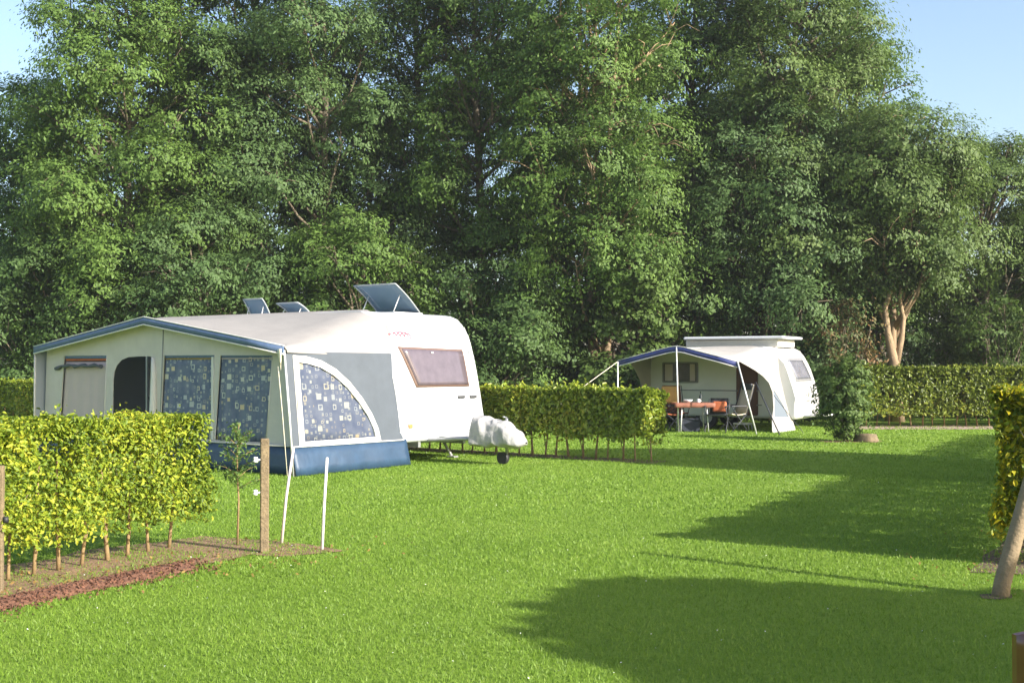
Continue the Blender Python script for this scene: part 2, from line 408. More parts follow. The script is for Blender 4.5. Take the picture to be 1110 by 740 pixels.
def inpoly(X, Y, poly):
    ins = np.zeros(len(X), bool); n = len(poly); j = n - 1
    for i in range(n):
        xi, yi = poly[i]; xj, yj = poly[j]
        c = ((yi > Y) != (yj > Y)) & (X < (xj - xi) * (Y - yi) / (yj - yi + 1e-12) + xi)
        ins ^= c; j = i
    return ins

def grass():
    Vs = []
    for (y0, y1, dens, hgt, wd) in ((4.2, 6.5, 5200, .038, .0060), (6.5, 9, 4200, .040, .0070), (9, 13, 2300, .042, .010), (13, 20, 950, .045, .017), (20, 32, 260, .05, .032)):
        xl = -.5 * y1 - .6; xr = .5 * y1 + .8
        n = int((y1 - y0) * (xr - xl) * dens)
        X = rng.uniform(xl, xr, n); Y = rng.uniform(y0, y1, n)
        keep = np.abs(X) < .5 * Y + .9
        X = X[keep]; Y = Y[keep]
        P = np.stack([X, Y, X * 0], 1)
        for pl in bare:
            k = ~inpoly(X, Y, pl) | (rng.random(len(X)) < .32 + .6 * (vnoise(P, 3.4) > -.05)); X = X[k]; Y = Y[k]; P = P[k]
        k = rng.random(len(X)) < .88 + .12 * vnoise(P, 1.3, 2.0); X = X[k]; Y = Y[k]; P = P[k]
        n = len(X)
        th = rng.uniform(0, 2 * PI, n); s = np.stack([np.cos(th), np.sin(th), 0 * th], 1)
        h = hgt * .58 * rng.uniform(.45, 1.2, n) * (1 + .3 * vnoise(P, .9, 5)); ln = rng.normal(0, .45, (n, 2)) * h[:, None]
        ww = (wd * rng.uniform(.6, 1.3, n))[:, None]
        top = P + np.stack([ln[:, 0], ln[:, 1], h], 1)
        Vs.append(np.stack([P - s * ww / 2, P + s * ww / 2, top], 1).reshape(-1, 3))
    V = np.concatenate(Vs); Q = np.arange(len(V)).reshape(-1, 3)
    o = fromnp('grass', V, Q, M['grass_blade']); T(o, kind='stuff', label='short mown grass blades covering the lawn')
grass()

# clover flowers and fallen leaves: tiny specks strewn in the lawn
n = 240; Y = rng.uniform(5.2, 16, n); X = rng.uniform(-.46, .46, n) * Y
C = np.stack([X, Y, rng.uniform(.03, .045, n)], 1)
N_ = rng.normal(size=(n, 3)) * .4; N_[:, 2] += 1
o = leaves('clover_flowers', C, N_, rng.uniform(.008, .015, n), .009, mat('clover_white', (.7, .7, .62), .8)); T(o, kind='stuff', label='tiny white clover flowers strewn through the lawn')

n = 700; C = []
for i in range(n):
    f = random.random(); base = Vector((-4.0, 7.9, 0)).lerp(Vector((-1.6, 10.4, 0)), f) if i % 2 else Vector((3.9, 8.8, 0)).lerp(Vector((8, 16, 0)), f ** 2)
    C.append((base.x + random.gauss(0, .4), base.y + random.gauss(0, .4), random.uniform(.01, .04)))
N_ = rng.normal(size=(n, 3)) * .5; N_[:, 2] += 1
o = leaves('fallen_leaves', np.array(C), N_, rng.uniform(.02, .045, n), .022, leafmat('fallen_leaf', [(0, (.16, .09, .03)), (.5, (.30, .19, .06)), (1, (.42, .32, .08))])); T(o, kind='stuff', label='small brown and yellow fallen leaves around the hedges')

# ------------------------------------------------------------------ hedges
def hedge(name, p0, d, length, width, z0, z1, nleaf, leafL, m, spacing, stem_r, nstem=None, bulge=.06, seed=1.0, lowbits=.25, shaped=True, tops=1.0, vis=None, **k):
    root = empty(name, (p0.x, p0.y, 0), math.atan2(d.y, d.x), **k)   # local x along, y = left
    n = nleaf
    if vis: # more leaves where it is near: exponent
        u = rng.random(n) ** vis * length
    else: u = rng.random(n) * length
    face = rng.random(n)
    y = np.empty(n); z = np.empty(n); N = rng.normal(size=(n, 3)) * .55
    H = z1 - z0
    dep = np.abs(rng.exponential(.055, n))
    tp = face < .3; lf = (face >= .3) & (face < .6); rt = (face >= .6) & (face < .9); inn = face >= .9
    y[tp] = rng.uniform(-width / 2, width / 2, tp.sum()); z[tp] = z1 - dep[tp]; N[tp, 2] += 1.0
    y[lf] = width / 2 - dep[lf]; z[lf] = z0 + H * rng.random(lf.sum()); N[lf, 1] += .8; N[lf, 2] += .45
    y[rt] = -width / 2 + dep[rt]; z[rt] = z0 + H * rng.random(rt.sum()); N[rt, 1] -= .8; N[rt, 2] += .45
    y[inn] = rng.uniform(-width / 2, width / 2, inn.sum()); z[inn] = z0 + H * rng.random(inn.sum())
    # the two ends
    e = rng.random(n) < min(.12, .5 * width / length); ne = e.sum(); side = rng.random(ne) < .5
    u[e] = np.where(side, dep[e], length - dep[e]); y[e] = rng.uniform(-width / 2, width / 2, ne); z[e] = z0 + H * rng.random(ne); N[e, 0] += np.where(side, -1.0, 1.0)
    C = np.stack([u, y, z], 1)
    b = vnoise(C, 2.6, seed) * bulge + vnoise(C, 7, seed * 3) * bulge * .5 + .018 * rng.normal(size=n)
    C[:, 1] *= 1 + b * 2 / width; C[:, 2] += b * .8 * (C[:, 2] - z0) / H
    C[:, 0] = length / 2 + (C[:, 0] - length / 2) * (1 + .02 * rng.normal(size=n) / length * 3)
    # ragged underside, holes
    low = z0 + .08 + .18 * vnoise(np.stack([u, y * 0, u * 0], 1), 3.1, seed + 4)
    k1 = (C[:, 2] > low) | (rng.random(n) < lowbits)
    hole = vnoise(C, 5.5, seed + 9) < -.48
    k1 &= ~hole | (rng.random(n) < .28)
    # rounded shoulders
    C = C[k1]; N = N[k1]
    # stray shoots on top
    ns = int(tops * length * 34)
    su = rng.random(ns) * length; sy = rng.uniform(-width / 2, width / 2, ns); sh = rng.gamma(2, .022, ns) + .05 * vnoise(np.stack([su, sy, su * 0], 1), 2.0, seed)
    rep = 5
    S = np.stack([np.repeat(su, rep), np.repeat(sy, rep), z1 + np.repeat(sh, rep) * np.tile(np.linspace(0, 1.2, rep), ns)], 1) + rng.normal(0, .018, (ns * rep, 3))
    C = np.concatenate([C, S]); N = np.concatenate([N, rng.normal(size=(len(S), 3)) * .7 + [0, -.2, .5]])
    nn = len(C)
    leaves('foliage', C, N, leafL * rng.uniform(.5, 1.35, nn), leafL * .58 * rng.uniform(.55, 1.25, nn), m, root, shaped=shaped)
    # twig skeleton
    tw = B()
    ntw = int(min(length, 12) * 14)
    for i in range(ntw):
        x = random.random() * min(length, 12); yy = random.uniform(-.12, .12) * width
        z = z0 + random.random() * H * .6
        tw.tube([(x, yy, z), (x + random.uniform(-.15, .15), yy + random.uniform(-.4, .4) * width, z + random.uniform(.12, .4))], [.006, .002], 4)
    tw.obj('twigs', M['bark'], root, kind='stuff')
    cnt = nstem if nstem else int(length / spacing) + 1
    for i in range(cnt):
        x = .12 + i * spacing + random.uniform(-.03, .03); 
        if x > length: break
        bb = B(); lx = random.uniform(-.05, .05); ly = random.uniform(-.04, .04); r = stem_r * random.uniform(.7, 1.2)
        pts = [(x, 0, -.02), (x + lx * .4, ly * .4, z0 * .6), (x + lx, ly, z0 + .12), (x + lx * 1.6, ly * 2, z0 + H * .7)]
        bb.tube(pts, [r * 1.25, r, r * .85, r * .4], 7)
        if random.random() < .35:
            bb.tube([(x + lx * .3, ly * .3, z0 * .35), (x + lx + .07, ly + .03, z0 + .1)], [r * .6, r * .4], 5)
        bb.obj('stem', M['stembark'], root)
    return root

P0 = Vector((-4.22, 7.75, 0)) 
hedge('hedge', P0, HD1, 3.0, .58, .24, 1.15, 46000, .041, M['hedge_yellow'], .25, .016, seed=1.0, bulge=.09, lowbits=.3,
      label='bright yellow-green clipped hedge in the left foreground, bare stems below', cat='hedge')
hedge('hedge', Vector((2.42, 19.62, 0)), FU, 24.5, .6, .30, 1.20, 70000, .085, M['hedge_mid'], .27, .018, seed=3.0, vis=1.35, nstem=90, lowbits=.12,
      label='olive green clipped hedge running behind the large caravan and its awning', cat='hedge')
hedge('hedge', Vector((8.75, 31.35, 0)), Vector((1, .01, 0)).normalized(), 12, .9, .28, 1.53, 52000, .10, M['hedge_far'], .3, .018, seed=5.0, lowbits=.15,
      label='tall dark green clipped hedge along the back right edge of the lawn', cat='hedge')
hr = hedge('hedge', HR0, HRD, 19, .75, .2, 1.34, 90000, .060, M['hedge_gold'], .27, .02, seed=7.0, vis=1.5, nstem=34, lowbits=.3, bulge=.13, tops=1.6,
      label='golden yellow leaved hedge end at the right edge beside the leaning stake', cat='hedge')

# ------------------------------------------------------------------ small things by the near hedges
def post(name, x, y, h, r, lean, m, square=False, **k):
    o = empty(name, (x, y, 0), **k); return o

t = empty('fence_post', (-2.13, 10.11, 0), .3, label='square weathered wooden post with two white insulators beside the sapling', cat='post')
b = B(); b.box((0, 0, .47), (.072, .065, 1.02), bev=.008); b.obj('post_shaft', M['wood'], t)
for z in (.80, .52):
    b = B(); b.tube([(-.043, -.02, z), (-.065, -.03, z)], .008, 6)
    b.lathe((-.08, -.03, z - .022), [(.006, 0), (.02, .004), (.021, .018), (.012, .026), (.021, .034), (.018, .044), (.006, .048)], 12)
    b.obj('insulator', mat('white_plastic', (.8, .8, .8), .35), t)
t = empty('fence_post', (-3.625, 8.3, 0), .2, label='dark weathered post at the left picture edge in front of the yellow hedge', cat='post')
b = B(); b.box((0, 0, .44), (.065, .065, .92), bev=.008); b.obj('post_shaft', M['wood'], t)
b = B(); b.tube([(.05, -.02, .5), (.05, -.02, .54)], .02, 8); b.obj('insulator', M['black'], t)

b = B(); b.tube([(0, 0, -.05), (.045, .0, .42), (.105, .02, .86)], [.0135, .0125, .0115], 10); b.lathe((.105, .02, .858), [(.012, 0), (.010, .006), (.004, .009)], 10)
o = b.obj('marker_rod', M['stickpink']); o.location = (-2.09, 10.64, 0); T(o, 'pinkish white slanting rod stuck in the soil nearer the wooden post', 'rod')
b = B(); b.tube([(0, 0, -.05), (.02, 0, .4), (.045, -.01, .80)], [.0135, .0125, .0125], 10); b.lathe((.045, -.01, .798), [(.013, 0), (.011, .006), (.004, .009)], 10)
o = b.obj('marker_rod', M['stickwhite']); o.location = (-1.66, 10.26, 0); T(o, 'clean white rod standing nearly upright, right one of the two rods in the grass', 'rod')

t = empty('sapling', (-2.46, 10.53, 0), label='thin young sapling with feathery green leaves left of the square post', cat='young tree')
b = B(); b.tube([(0, 0, -.03), (.01, 0, .4), (-.01, .01, .75), (.01, 0, 1.1)], [.011, .009, .006, .003], 7)
br = []
for i in range(16):
    z = .5 + i * .032; an = i * 2.4; L_ = .24 - i * .008
    e = Vector((math.cos(an) * L_, math.sin(an) * L_, z + .10)); br.append((Vector((0, 0, z)), e))
    b.tube([(0, 0, z), (e.x * .5, e.y * .5, z + .07), e], [.004, .003, .0015], 4)
b.obj('stem', M['stembark'], t)
C = []; 
for a_, e in br:
    for q_ in range(42):
        f = random.uniform(.15, 1.05); p = a_.lerp(e, f); C.append((p.x + random.gauss(0, .02), p.y + random.gauss(0, .02), p.z + random.gauss(0, .02)))
for q_ in range(60): C.append((random.gauss(0, .02), random.gauss(0, .02), random.uniform(.85, 1.12)))
C = np.array(C); N_ = rng.normal(size=(len(C), 3)) * .6 + [0, -.2, .7]
leaves('foliage', C, N_, rng.uniform(.03, .06, len(C)), .016, M['sapling'], t)

t = empty('leaning_stake', (3.39, 8.19, 0), label='thick round wooden stake leaning right at the right edge of the lawn', cat='stake')
b = B(); b.tube([(0, 0, -.05), (.03, .01, .1), (.2, .05, .62), (.42, .1, 1.3), (.5, .12, 1.55)], [.062, .058, .054, .049, .044], 14); b.obj('shaft', M['stake'], t)
b = B(); b.tube([(.395, .045, 1.20), (.46, .1, 1.21), (.42, .165, 1.23), (.345, .11, 1.22), (.395, .045, 1.20)], .012, 6); b.obj('rubber_tie', M['black'], t)

# crushed brick strip in the grass
b = B(); a = Vector((-3.62, 7.5, 0)); e = Vector((-2.56, 9.42, 0)); d = (e - a).normalized(); nrm = Vector((d.y, -d.x, 0)); Lg = (e - a).length
P = []
for i in range(70):
    f = i / 69; row = []
    wv = .15 * (1 - max(0, (f - .93) / .07) ** 2 * .8) * (1 + .25 * pnoise(Vector((f * 9, 0, 3))))
    for j in range(17):
        s = j / 16 * 2 - 1
        p = a + d * Lg * f + nrm * s * wv
        z = .035 * max(0, (1 - abs(s) ** 2.2)) * (min(1, (1 - f) * 14)) ** .5 + (.022 * pnoise(p * 16) + .014 * pnoise(p * 38)) * (1 - abs(s) ** 3)
        row.append((p.x, p.y, max(z, .0) + .008))
    P.append(row)
b.grid(P); o = b.obj('brick_crumb', M['redbrick']); T(o, kind='stuff', label='low strip of crumbled red brick lying in the grass at lower left')
n = 1500; f = rng.random(n) * 1.04; s = rng.normal(0, .14, n)
C = np.array([list(a + d * Lg * float(ff) + nrm * float(ss)) for ff, ss in zip(f, s)]); C[:, 2] = .035 * np.clip(1 - (np.abs(s) / .17) ** 2, 0, 1) + .012
o2 = leaves('brick_chips', C, rng.normal(size=(n, 3)), rng.uniform(.015, .04, n), .02, M['redbrick']); T(o2, kind='stuff', label='loose reddish brick chips scattered over the red strip')

# brown glossy garden chair cut by the right edge
t = empty('garden_chair', (1.437, 3.0, 0), math.radians(190), label='glossy brown resin garden chair back at the lower right corner', cat='chair')
b = B()
P = []
for i in range(13):
    an = math.radians(-62 + i * 124 / 12); row = []
    for j in range(8):
        z = .40 + j * .087; bulge = 1 + .10 * j / 7
        top = 0 if j < 7 else -.05 * (abs(i - 6) / 6) ** 2
        row.append((.27 * math.sin(an) * bulge, .27 * math.cos(an) * .7 * bulge + .03 * j / 7, z + top))
    P.append(row)
b.grid(P, (0, .018, 0)); b.obj('backrest', M['brownchair'], t)
b = B(); b.box((0, -.05, .40), (.46, .44, .035), bev=.012); b.obj('seat', M['brownchair'], t)
for sx in (-1, 1):
    for sy in (-1, 1):
        b = B(); b.tube([(sx * .2, sy * .17 - .03, .40), (sx * .25, sy * .24 - .02, 0)], [.024, .018], 8); b.obj('leg', M['brownchair'], t)
    b = B(); b.tube([(sx * .25, .12, .64), (sx * .28, -.05, .645), (sx * .27, -.24, .62), (sx * .24, -.25, .40)], [.024, .026, .024, .02], 8); b.obj('armrest', M['brownchair'], t)

# ------------------------------------------------------------------ large caravan + awning (local: x = towards nose, y = back, z up)
TH = math.radians(36)
CV = (-3.16, 17.07, 0)
prof = [(-6.75, .36), (-6.85, .9), (-6.80, 1.9), (-6.6, 2.35), (-6.3, 2.50), (-1.25, 2.53), (-.95, 2.525), (-.78, 2.505), (-.64, 2.45), (-.52, 2.34), (-.43, 2.17), (-.37, 2.0), (-.30, 1.78), (-.22, 1.45), (-.15, 1.12), (-.09, .80), (-.05, .54), (-.05, .42), (-.08, .36)]
def nose_x(z, pr=prof):
    q = [p for p in pr if p[0] > -1.3][::-1]
    q = sorted(q, key=lambda p: p[1])
    for (x0, z0), (x1, z1) in zip(q, q[1:]):
        if z0 <= z <= z1: return x0 + (x1 - x0) * (z - z0) / (z1 - z0 + 1e-9)
    return q[0][0]
def bodymesh(pr, y0, y1, bev=.07, seg=3):
    b = B()
    A = [b.bm.verts.new((x, y0, z)) for x, z in pr]; C = [b.bm.verts.new((x, y1, z)) for x, z in pr]
    f1 = b.bm.faces.new(A); f2 = b.bm.faces.new(C[::-1])
    n = len(pr)
    for i in range(n): b.bm.faces.new((A[i], C[i], C[(i + 1) % n], A[(i + 1) % n])).smooth = True
    es = [e for e in b.bm.edges if (e.verts[0].co.y == e.verts[1].co.y)]
    bmesh.ops.bevel(b.bm, geom=es, offset=bev, segments=seg, profile=.5, affect='EDGES')
    for f in b.bm.faces:
        if abs(f.normal.y) < .99: f.smooth = True
    return b
def nose_patch(corners, off, thick, pr=prof, n=10, rnd=.0):
    """corners (y,z): bl, br, tr, tl on the nose surface"""
    b = B(); P = []
    bl, br, tr, tl = corners
    for i in range(n + 1):
        s = i / n; row = []
        for j in range(n + 1):
            tt = j / n
            y = (bl[0] * (1 - s) + br[0] * s) * (1 - tt) + (tl[0] * (1 - s) + tr[0] * s) * tt
            z = (bl[1] * (1 - s) + br[1] * s) * (1 - tt) + (tl[1] * (1 - s) + tr[1] * s) * tt
            row.append((nose_x(z, pr) + off, y, z))
        P.append(row)
    return b.grid(P, (-thick, 0, 0))
def nose_line(pts, r, off, pr=prof, n=12):
    b = B(); P = []
    for (a, c), (a2, c2) in zip(pts, pts[1:]):
        for i in range(n): P.append((nose_x(c + (c2 - c) * i / n, pr) + off, a + (a2 - a) * i / n, c + (c2 - c) * i / n))
    P.append((nose_x(pts[-1][1], pr) + off, *pts[-1])); return b.tube(P, r, 6)

cv = empty('caravan', CV, -TH, label='large white touring caravan with open roof windows and blue trimmed awning', cat='caravan')
bodymesh(prof, 2.37, 4.62).obj('body', M['gelcoat'], cv)
fr = nose_patch([(2.90, 1.25), (4.33, 1.25), (4.33, 1.90), (2.62, 1.93)], .012, .03).obj('nose_window', M['winframe'], cv)
nose_patch([(2.95, 1.285), (4.29, 1.285), (4.29, 1.87), (2.70, 1.895)], .020, .03).obj('pane', M['nosepane'], fr)
b = B(); b.box((nose_x(1.84) + .03, 3.45, 1.835), (.02, .05, .03), bev=.005); b.obj('catch', M['white_piping'], fr)
lid = nose_line([(3.36, .42), (3.44, .60), (3.52, .90), (3.60, .95), (4.06, .95), (4.14, .90), (4.22, .60), (4.30, .42)], .007, .002); lid.obj('locker_lid_seam', M['seam'], cv)
nose_line([(3.62, .78), (3.86, .76)], .006, .003).obj('locker_catch', M['seam'], cv)
for y in (4.05, 4.38):
    b = B(); b.box((nose_x(1.08) + .02, y, 1.07), (.04, .17, .05), bev=.012); b.obj('grab_handle', M['chrome'], cv)
for y, z in ((2.50, 1.86), (4.50, 1.83)):
    b = B(); b.box((nose_x(z) + .01, y, z), (.03, .035, .09), bev=.01); b.obj('marker_light', M['steel'], cv)
nose_line([(2.45, 1.985), (4.55, 1.985)], .006, .0).obj('panel_seam', M['seam'], cv)
nose_line([(2.50, .84), (2.66, .83), (2.85, .84)], .006, .002).obj('decal_line', M['seam'], cv)
b = B(); b.tube([(nose_x(z) - .035, 2.362, z) for z in np.linspace(.45, 2.3, 20)], .014, 6); b.obj('awning_rail', M['alu'], cv)
b = B(); b.tube([(nose_x(z) - .035, 4.628, z) for z in np.linspace(.45, 2.3, 20)], .012, 6); b.obj('edge_rail', M['alu'], cv)
nose_line([(2.42, .50), (4.56, .50)], .008, .0).obj('skirt_seam', M['seam'], cv)
nose_line([(2.95, .50), (2.99, 1.22)], .004, .0).obj('panel_seam', M['seam'], cv)
for y in (2.62, 4.36):
    b = B(); b.box((nose_x(.62) + .01, y, .62), (.03, .10, .07), bev=.01); b.obj('reflector', mat('orange_lamp', (.5, .22, .08), .3), cv)
# faded pink-red script mark, unreadable in the photo: small strokes with a swoosh
b = B()
def npnt(y, z): return (nose_x(z) + .006, y, z)
y = 2.50
b.tube([npnt(2.47, 2.125), npnt(2.53, 2.14)], .016, 6)
y = 2.60; pts = []
for i in range(34):
    f = i / 33; pts.append(npnt(y + .37 * f, 2.135 + .024 * math.sin(f * 24) * (1 if i % 4 else 1.3)))
b.tube(pts, .011, 5); b.tube([npnt(2.58, 2.165), npnt(2.8, 2.175), npnt(2.98, 2.15), npnt(3.03, 2.10), npnt(3.0, 2.07)], .010, 5)
b.obj('script_mark', M['red_script'], cv)
# roof windows
def hatch(u0, u1, yh, y1, z1, zh=2.55, curve=.03, lift=1):
    P = []
    for i in range(7):
        s = i / 6; row = []
        for j in range(7):
            tt = j / 6; row.append((-(u0 + (u1 - u0) * s), yh + (y1 - yh) * tt, zh + (z1 - zh) * tt + curve * math.sin(PI * tt)))
        P.append(row)
    l = B().grid(P, (0, .006, .012)).obj('roof_window', M['hatchglass'], cv)
    b = B()
    edge = [P[i][0] for i in range(7)] + [P[6][j] for j in range(1, 7)] + [P[i][6] for i in range(5, -1, -1)] + [P[0][j] for j in range(5, -1, -1)]
    b.tube(edge, .014, 6); b.obj('frame', mat('grey_hatch_frame', (.30, .32, .33), .4), l)
    for u in (u0 + .12 * (u1 - u0), u1 - .12 * (u1 - u0)):
        b = B(); ym = yh + (y1 - yh) * .62; zm = zh + (z1 - zh) * .62
        b.tube([(-u, y1 * .9 + yh * .1, zh - .03), (-u, ym, zm)], .009, 6); b.obj('strut', M['alu'], l)
    b = B(); b.box((-(u0 + u1) / 2, (yh + y1) / 2, zh - .02), (abs(u1 - u0) + .06, abs(yh - y1) + .1, .03), bev=.008); b.obj('hatch_base', M['gelcoat_cream'], l)
hatch(.95, 1.93, 3.9, 3.25, 3.03)
hatch(4.78, 5.33, 3.9, 3.66, 2.92)
hatch(3.62, 4.2, 3.9, 3.50, 2.80)
# wheels, chassis, hitch
for y in (2.5, 4.5):
    w_ = B(); w_.tube([(-3.6, y - .09, .32), (-3.6, y + .09, .32)], .32, 20); wh = w_.obj('wheel', M['black'], cv)
    w_ = B(); w_.tube([(-3.6, y - .095, .32), (-3.6, y + .095, .32)], .19, 16); w_.obj('rim', M['steel'], wh)
b = B(); b.box((-3.3, 2.9, .31), (6.4, .06, .1)); b.box((-3.3, 4.1, .31), (6.4, .06, .1)); b.box((-3.6, 3.5, .30), (.08, 1.9, .08)); b.obj('chassis', M['steel'], cv)
b = B()
for y in (2.95, 4.0): b.tube([(-.5, y, .33), (.35, 3.47 + (y - 3.47) * .45, .40), (1.1, 3.47, .42)], .035, 8)
b.tube([(1.0, 3.47, .42), (1.55, 3.47, .44)], .04, 8); b.obj('drawbar', M['steel'], cv)
b = B(); b.tube([(1.22, 3.55, .75), (1.22, 3.55, .17)], .024, 10); b.tube([(1.22, 3.55, .17), (1.16, 3.52, .11)], .02, 6); b.tube([(1.22, 3.55, .76), (1.22, 3.45, .78)], .012, 6)
j = b.obj('jockey_stand', M['steel'], cv)
b = B(); b.tube([(1.16, 3.49, .10), (1.16, 3.57, .10)], .10, 18); jw = b.obj('jockey_wheel', M['black'], j)
for y in (2.75, 4.1):
    b = B(); b.tube([(-.62, y, .34), (-.38, y, .03)], .026, 6); b.box((-.36, y, .02), (.16, .12, .03), bev=.006); b.obj('steady_leg', M['steel'], cv)
b = B(); b.box((.06, 3.8, .36), (.10, 1.1, .05), bev=.01); b.obj('front_grab_rail', M['gelcoat_cream'], cv)

# cover over the hitch: lumpy draped bag
b = B(); P = []
for i in range(61):
    f = i / 60; x = .62 + 1.05 * f
    cap = min(1, f * 9 + .02) ** .5 * min(1, (1 - f) * 5 + .02) ** .5
    hz = (.36 * (1 - f) ** .75 + .11 + .05 * math.exp(-((f - .62) / .12) ** 2)) * cap; hy = (.33 - .14 * f) * cap
    row = []
    for k in range(41):
        an = 2 * PI * k / 40
        c_, s_ = math.cos(an), math.sin(an); q_ = .62
        cc = abs(c_) ** q_ * (1 if c_ > 0 else -1); ss = abs(s_) ** q_ * (1 if s_ > 0 else -1)
        p = Vector((x, 3.47 + hy * cc, .37 + (hz * ss if ss > 0 else .09 * ss * cap)))
        fold = abs(math.sin(p.x * 9 + p.z * 13 + 2.5 * pnoise(p * 3))) ** .5 * -.035 + pnoise(p * 6) * .035 + pnoise(p * 15) * .012
        row.append(p + Vector((0, c_, s_)) * (fold + .02) * cap)
    row[-1] = row[0]
    P.append(row)
b.grid(P); bmesh.ops.remove_doubles(b.bm, verts=b.bm.verts, dist=.0005)
for e_ in (0, 28):
    pass
o = b.obj('hitch_cover', M['tarp']); o.location = CV; o.rotation_euler = (0, 0, -TH); T(o, 'crumpled white cover wrapped over the drawbar of the large caravan', 'cover')
b = B(); 

# awning
aw = empty('awning', CV, -TH, label='cream and grey gabled awning with blue skirt attached to the large caravan', cat='awning')
def lerpl(L, s):
    # sample polyline by normalised index
    k = s * (len(L) - 1); i = min(int(k), len(L) - 2); f = k - i
    return [L[i][q] + (L[i + 1][q] - L[i][q]) * f for q in range(len(L[0]))]
def gable(u):  # front edge height
    return 1.87 + (2.37 - 1.87) * (u - .2) / 3.28 if u < 3.48 else 2.37 - (2.37 - 1.92) * (u - 3.48) / 3.12
front = [(.17, 1.80), (.18, 1.84), (.20, 1.875), (.30, 1.888), (.45, 1.91), (.7, 1.95)] + [(.7 + i * .3, gable(.7 + i * .3)) for i in range(1, 20)] + [(6.6, 1.92)]
back = [(.27, 1.775), (.34, 1.95), (.41, 2.12), (.50, 2.29), (.64, 2.43), (.95, 2.54)] + [(.95 + i * .288, 2.545) for i in range(1, 20)] + [(6.6, 2.54)]
P = []
for (fu, fz), (bu, bz) in zip(front, back):
    row = []
    for j in range(15):
        t_ = j / 14; sag = -.05 * math.sin(PI * t_) * min(1, (fu) / 1.0)
        cur = .06 * math.sin(PI * t_ * .5) if fu < .5 else 0
        vv = -.02 + 2.55 * t_ if fz > 1.87 else .0 + 2.37 * t_
        row.append((-(fu + (bu - fu) * t_), vv, fz + (bz - fz) * t_ + sag + cur * 0 + .006 * pnoise(Vector((fu * 3, t_ * 4, 0)))))
    P.append(row)
B().grid(P, (0, 0, .012)).obj('roof', M['cream'], aw)
# blue trim with white piping following the gable
def gstrip(v, d0, d1, th, m, name):
    b = B(); P = []
    us = [.2, 1.0, 1.8, 2.6, 3.3, 3.48, 3.66, 4.4, 5.2, 6.0, 6.62]
    b.grid([[(-u, v, gable(u) + d0), (-u, v, gable(u) + d1)] for u in us], (0, th, 0)); return b.obj(name, m, aw)
gstrip(-.05, -.075, .028, .02, M['trim_blue'], 'gable_trim')
gstrip(-.056, -.10, -.078, .02, M['white_piping'], 'gable_piping')
gstrip(-.056, .030, .045, .03, M['white_piping'], 'gable_piping')
RV = .15
fwf = lambda u, z, t: (-u, RV + t + .0 * z, z)
def arc(c, r, a0, a1, n): return [(c[0] + r[0] * math.cos(math.radians(a0 + (a1 - a0) * i / n)), c[1] + r[1] * math.sin(math.radians(a0 + (a1 - a0) * i / n))) for i in range(n + 1)]
outer = [(.06, 0), (.08, 1.0), (.22, 1.80), (1.0, gable(1.0) - .03), (3.48, 2.34), (5.5, gable(5.5) - .03), (6.52, 1.88), (6.60, .0)]
hL = [(4.82, .42), (6.12, .42), (5.98, 1.79), (4.74, 1.79)]
hD = [(3.62, .03), (4.58, .03), (4.56, 1.40)] + [(4.53, 1.52), (4.46, 1.62), (4.33, 1.71), (4.15, 1.755), (3.9, 1.765), (3.54, 1.765)]
hM = [(2.06, .45), (3.30, .45), (3.20, 1.78), (1.95, 1.78)]
hR = [(.77, .45), (1.94, .45), (1.82, 1.775), (.64, 1.77)]
B().panel(outer, fwf, .012, [hL, hD, hM, hR]).obj('front_wall', M['front_cream'], aw)
def pane(name, h, off, m, folds=.012, nf=9, z0=None, parent=aw, fn=None, u_rng=None, nz=8):
    (a0, zb), (a1, _), (a2, zt), (a3, _) = h
    b = B(); P = []; n = nf * 6
    for i in range(n + 1):
        s = i / n; row = []
        for j in range(nz + 1):
            tt = j / nz; u = (a0 + (a1 - a0) * s) * (1 - tt) + (a3 + (a2 - a3) * s) * tt
            row.append((-u, RV + off + folds * math.sin(s * nf * 2 * PI + 1.5 * math.sin(s * 5)) * (1.1 - tt * .5), zb + (zt - zb) * tt))
        P.append(row)
    return b.grid(P, (0, .004, 0)).obj(name, m, parent)
pane('printed_curtain', hM, .035, M['print_front'], .010, 8)
pane('printed_curtain', hR, .035, M['print_front'], .010, 8)
pane('window_blind', [(4.82, .42), (6.12, .42), (6.0, 1.68), (4.76, 1.68)], .04, M['blind'], .006, 5)
# headers: blue rolled strip, orange edge, rolled up grey blind
def bar(u0, u1, z, h, v, m, name, par=aw):
    b = B(); b.box((-(u0 + u1) / 2, v, z), (abs(u1 - u0), .012, h), bev=.003); return b.obj(name, m, par)
for u0, u1 in ((4.74, 5.98), (1.95, 3.2), (.64, 1.82)):
    bar(u0 + .01, u1 - .01, 1.765, .05, RV + .018, M['trim_blue'], 'window_header')
bar(4.75, 5.97, 1.715, .035, RV + .024, M['orange'], 'orange_edging')
bar(1.95, 3.2, 1.722, .02, RV + .024, M['yellow'], 'orange_edging')
bar(.64, 1.82, 1.722, .018, RV + .024, M['blind'], 'orange_edging')
b = B(); b.tube([(-(6.2 - i * .096), RV - .03, 1.61 + .012 * math.sin(i * 1.7) + (-.05 if i < 2 else 0)) for i in range(15)], [.03 + .012 * math.sin(i * 2.3) for i in range(15)], 9); b.obj('rolled_blind', M['grey_canvas'], aw)
# window surrounds (stitched white tape)
def tape(h, v, m=M['white_piping'], w_=.016):
    b = B(); b.tube([(-u, v, z) for u, z in h] + [(-h[0][0], v, h[0][1])], w_ * .5, 5); return b.obj('window_tape', m, aw)
for h in (hL, hM, hR): tape(h, RV - .003)
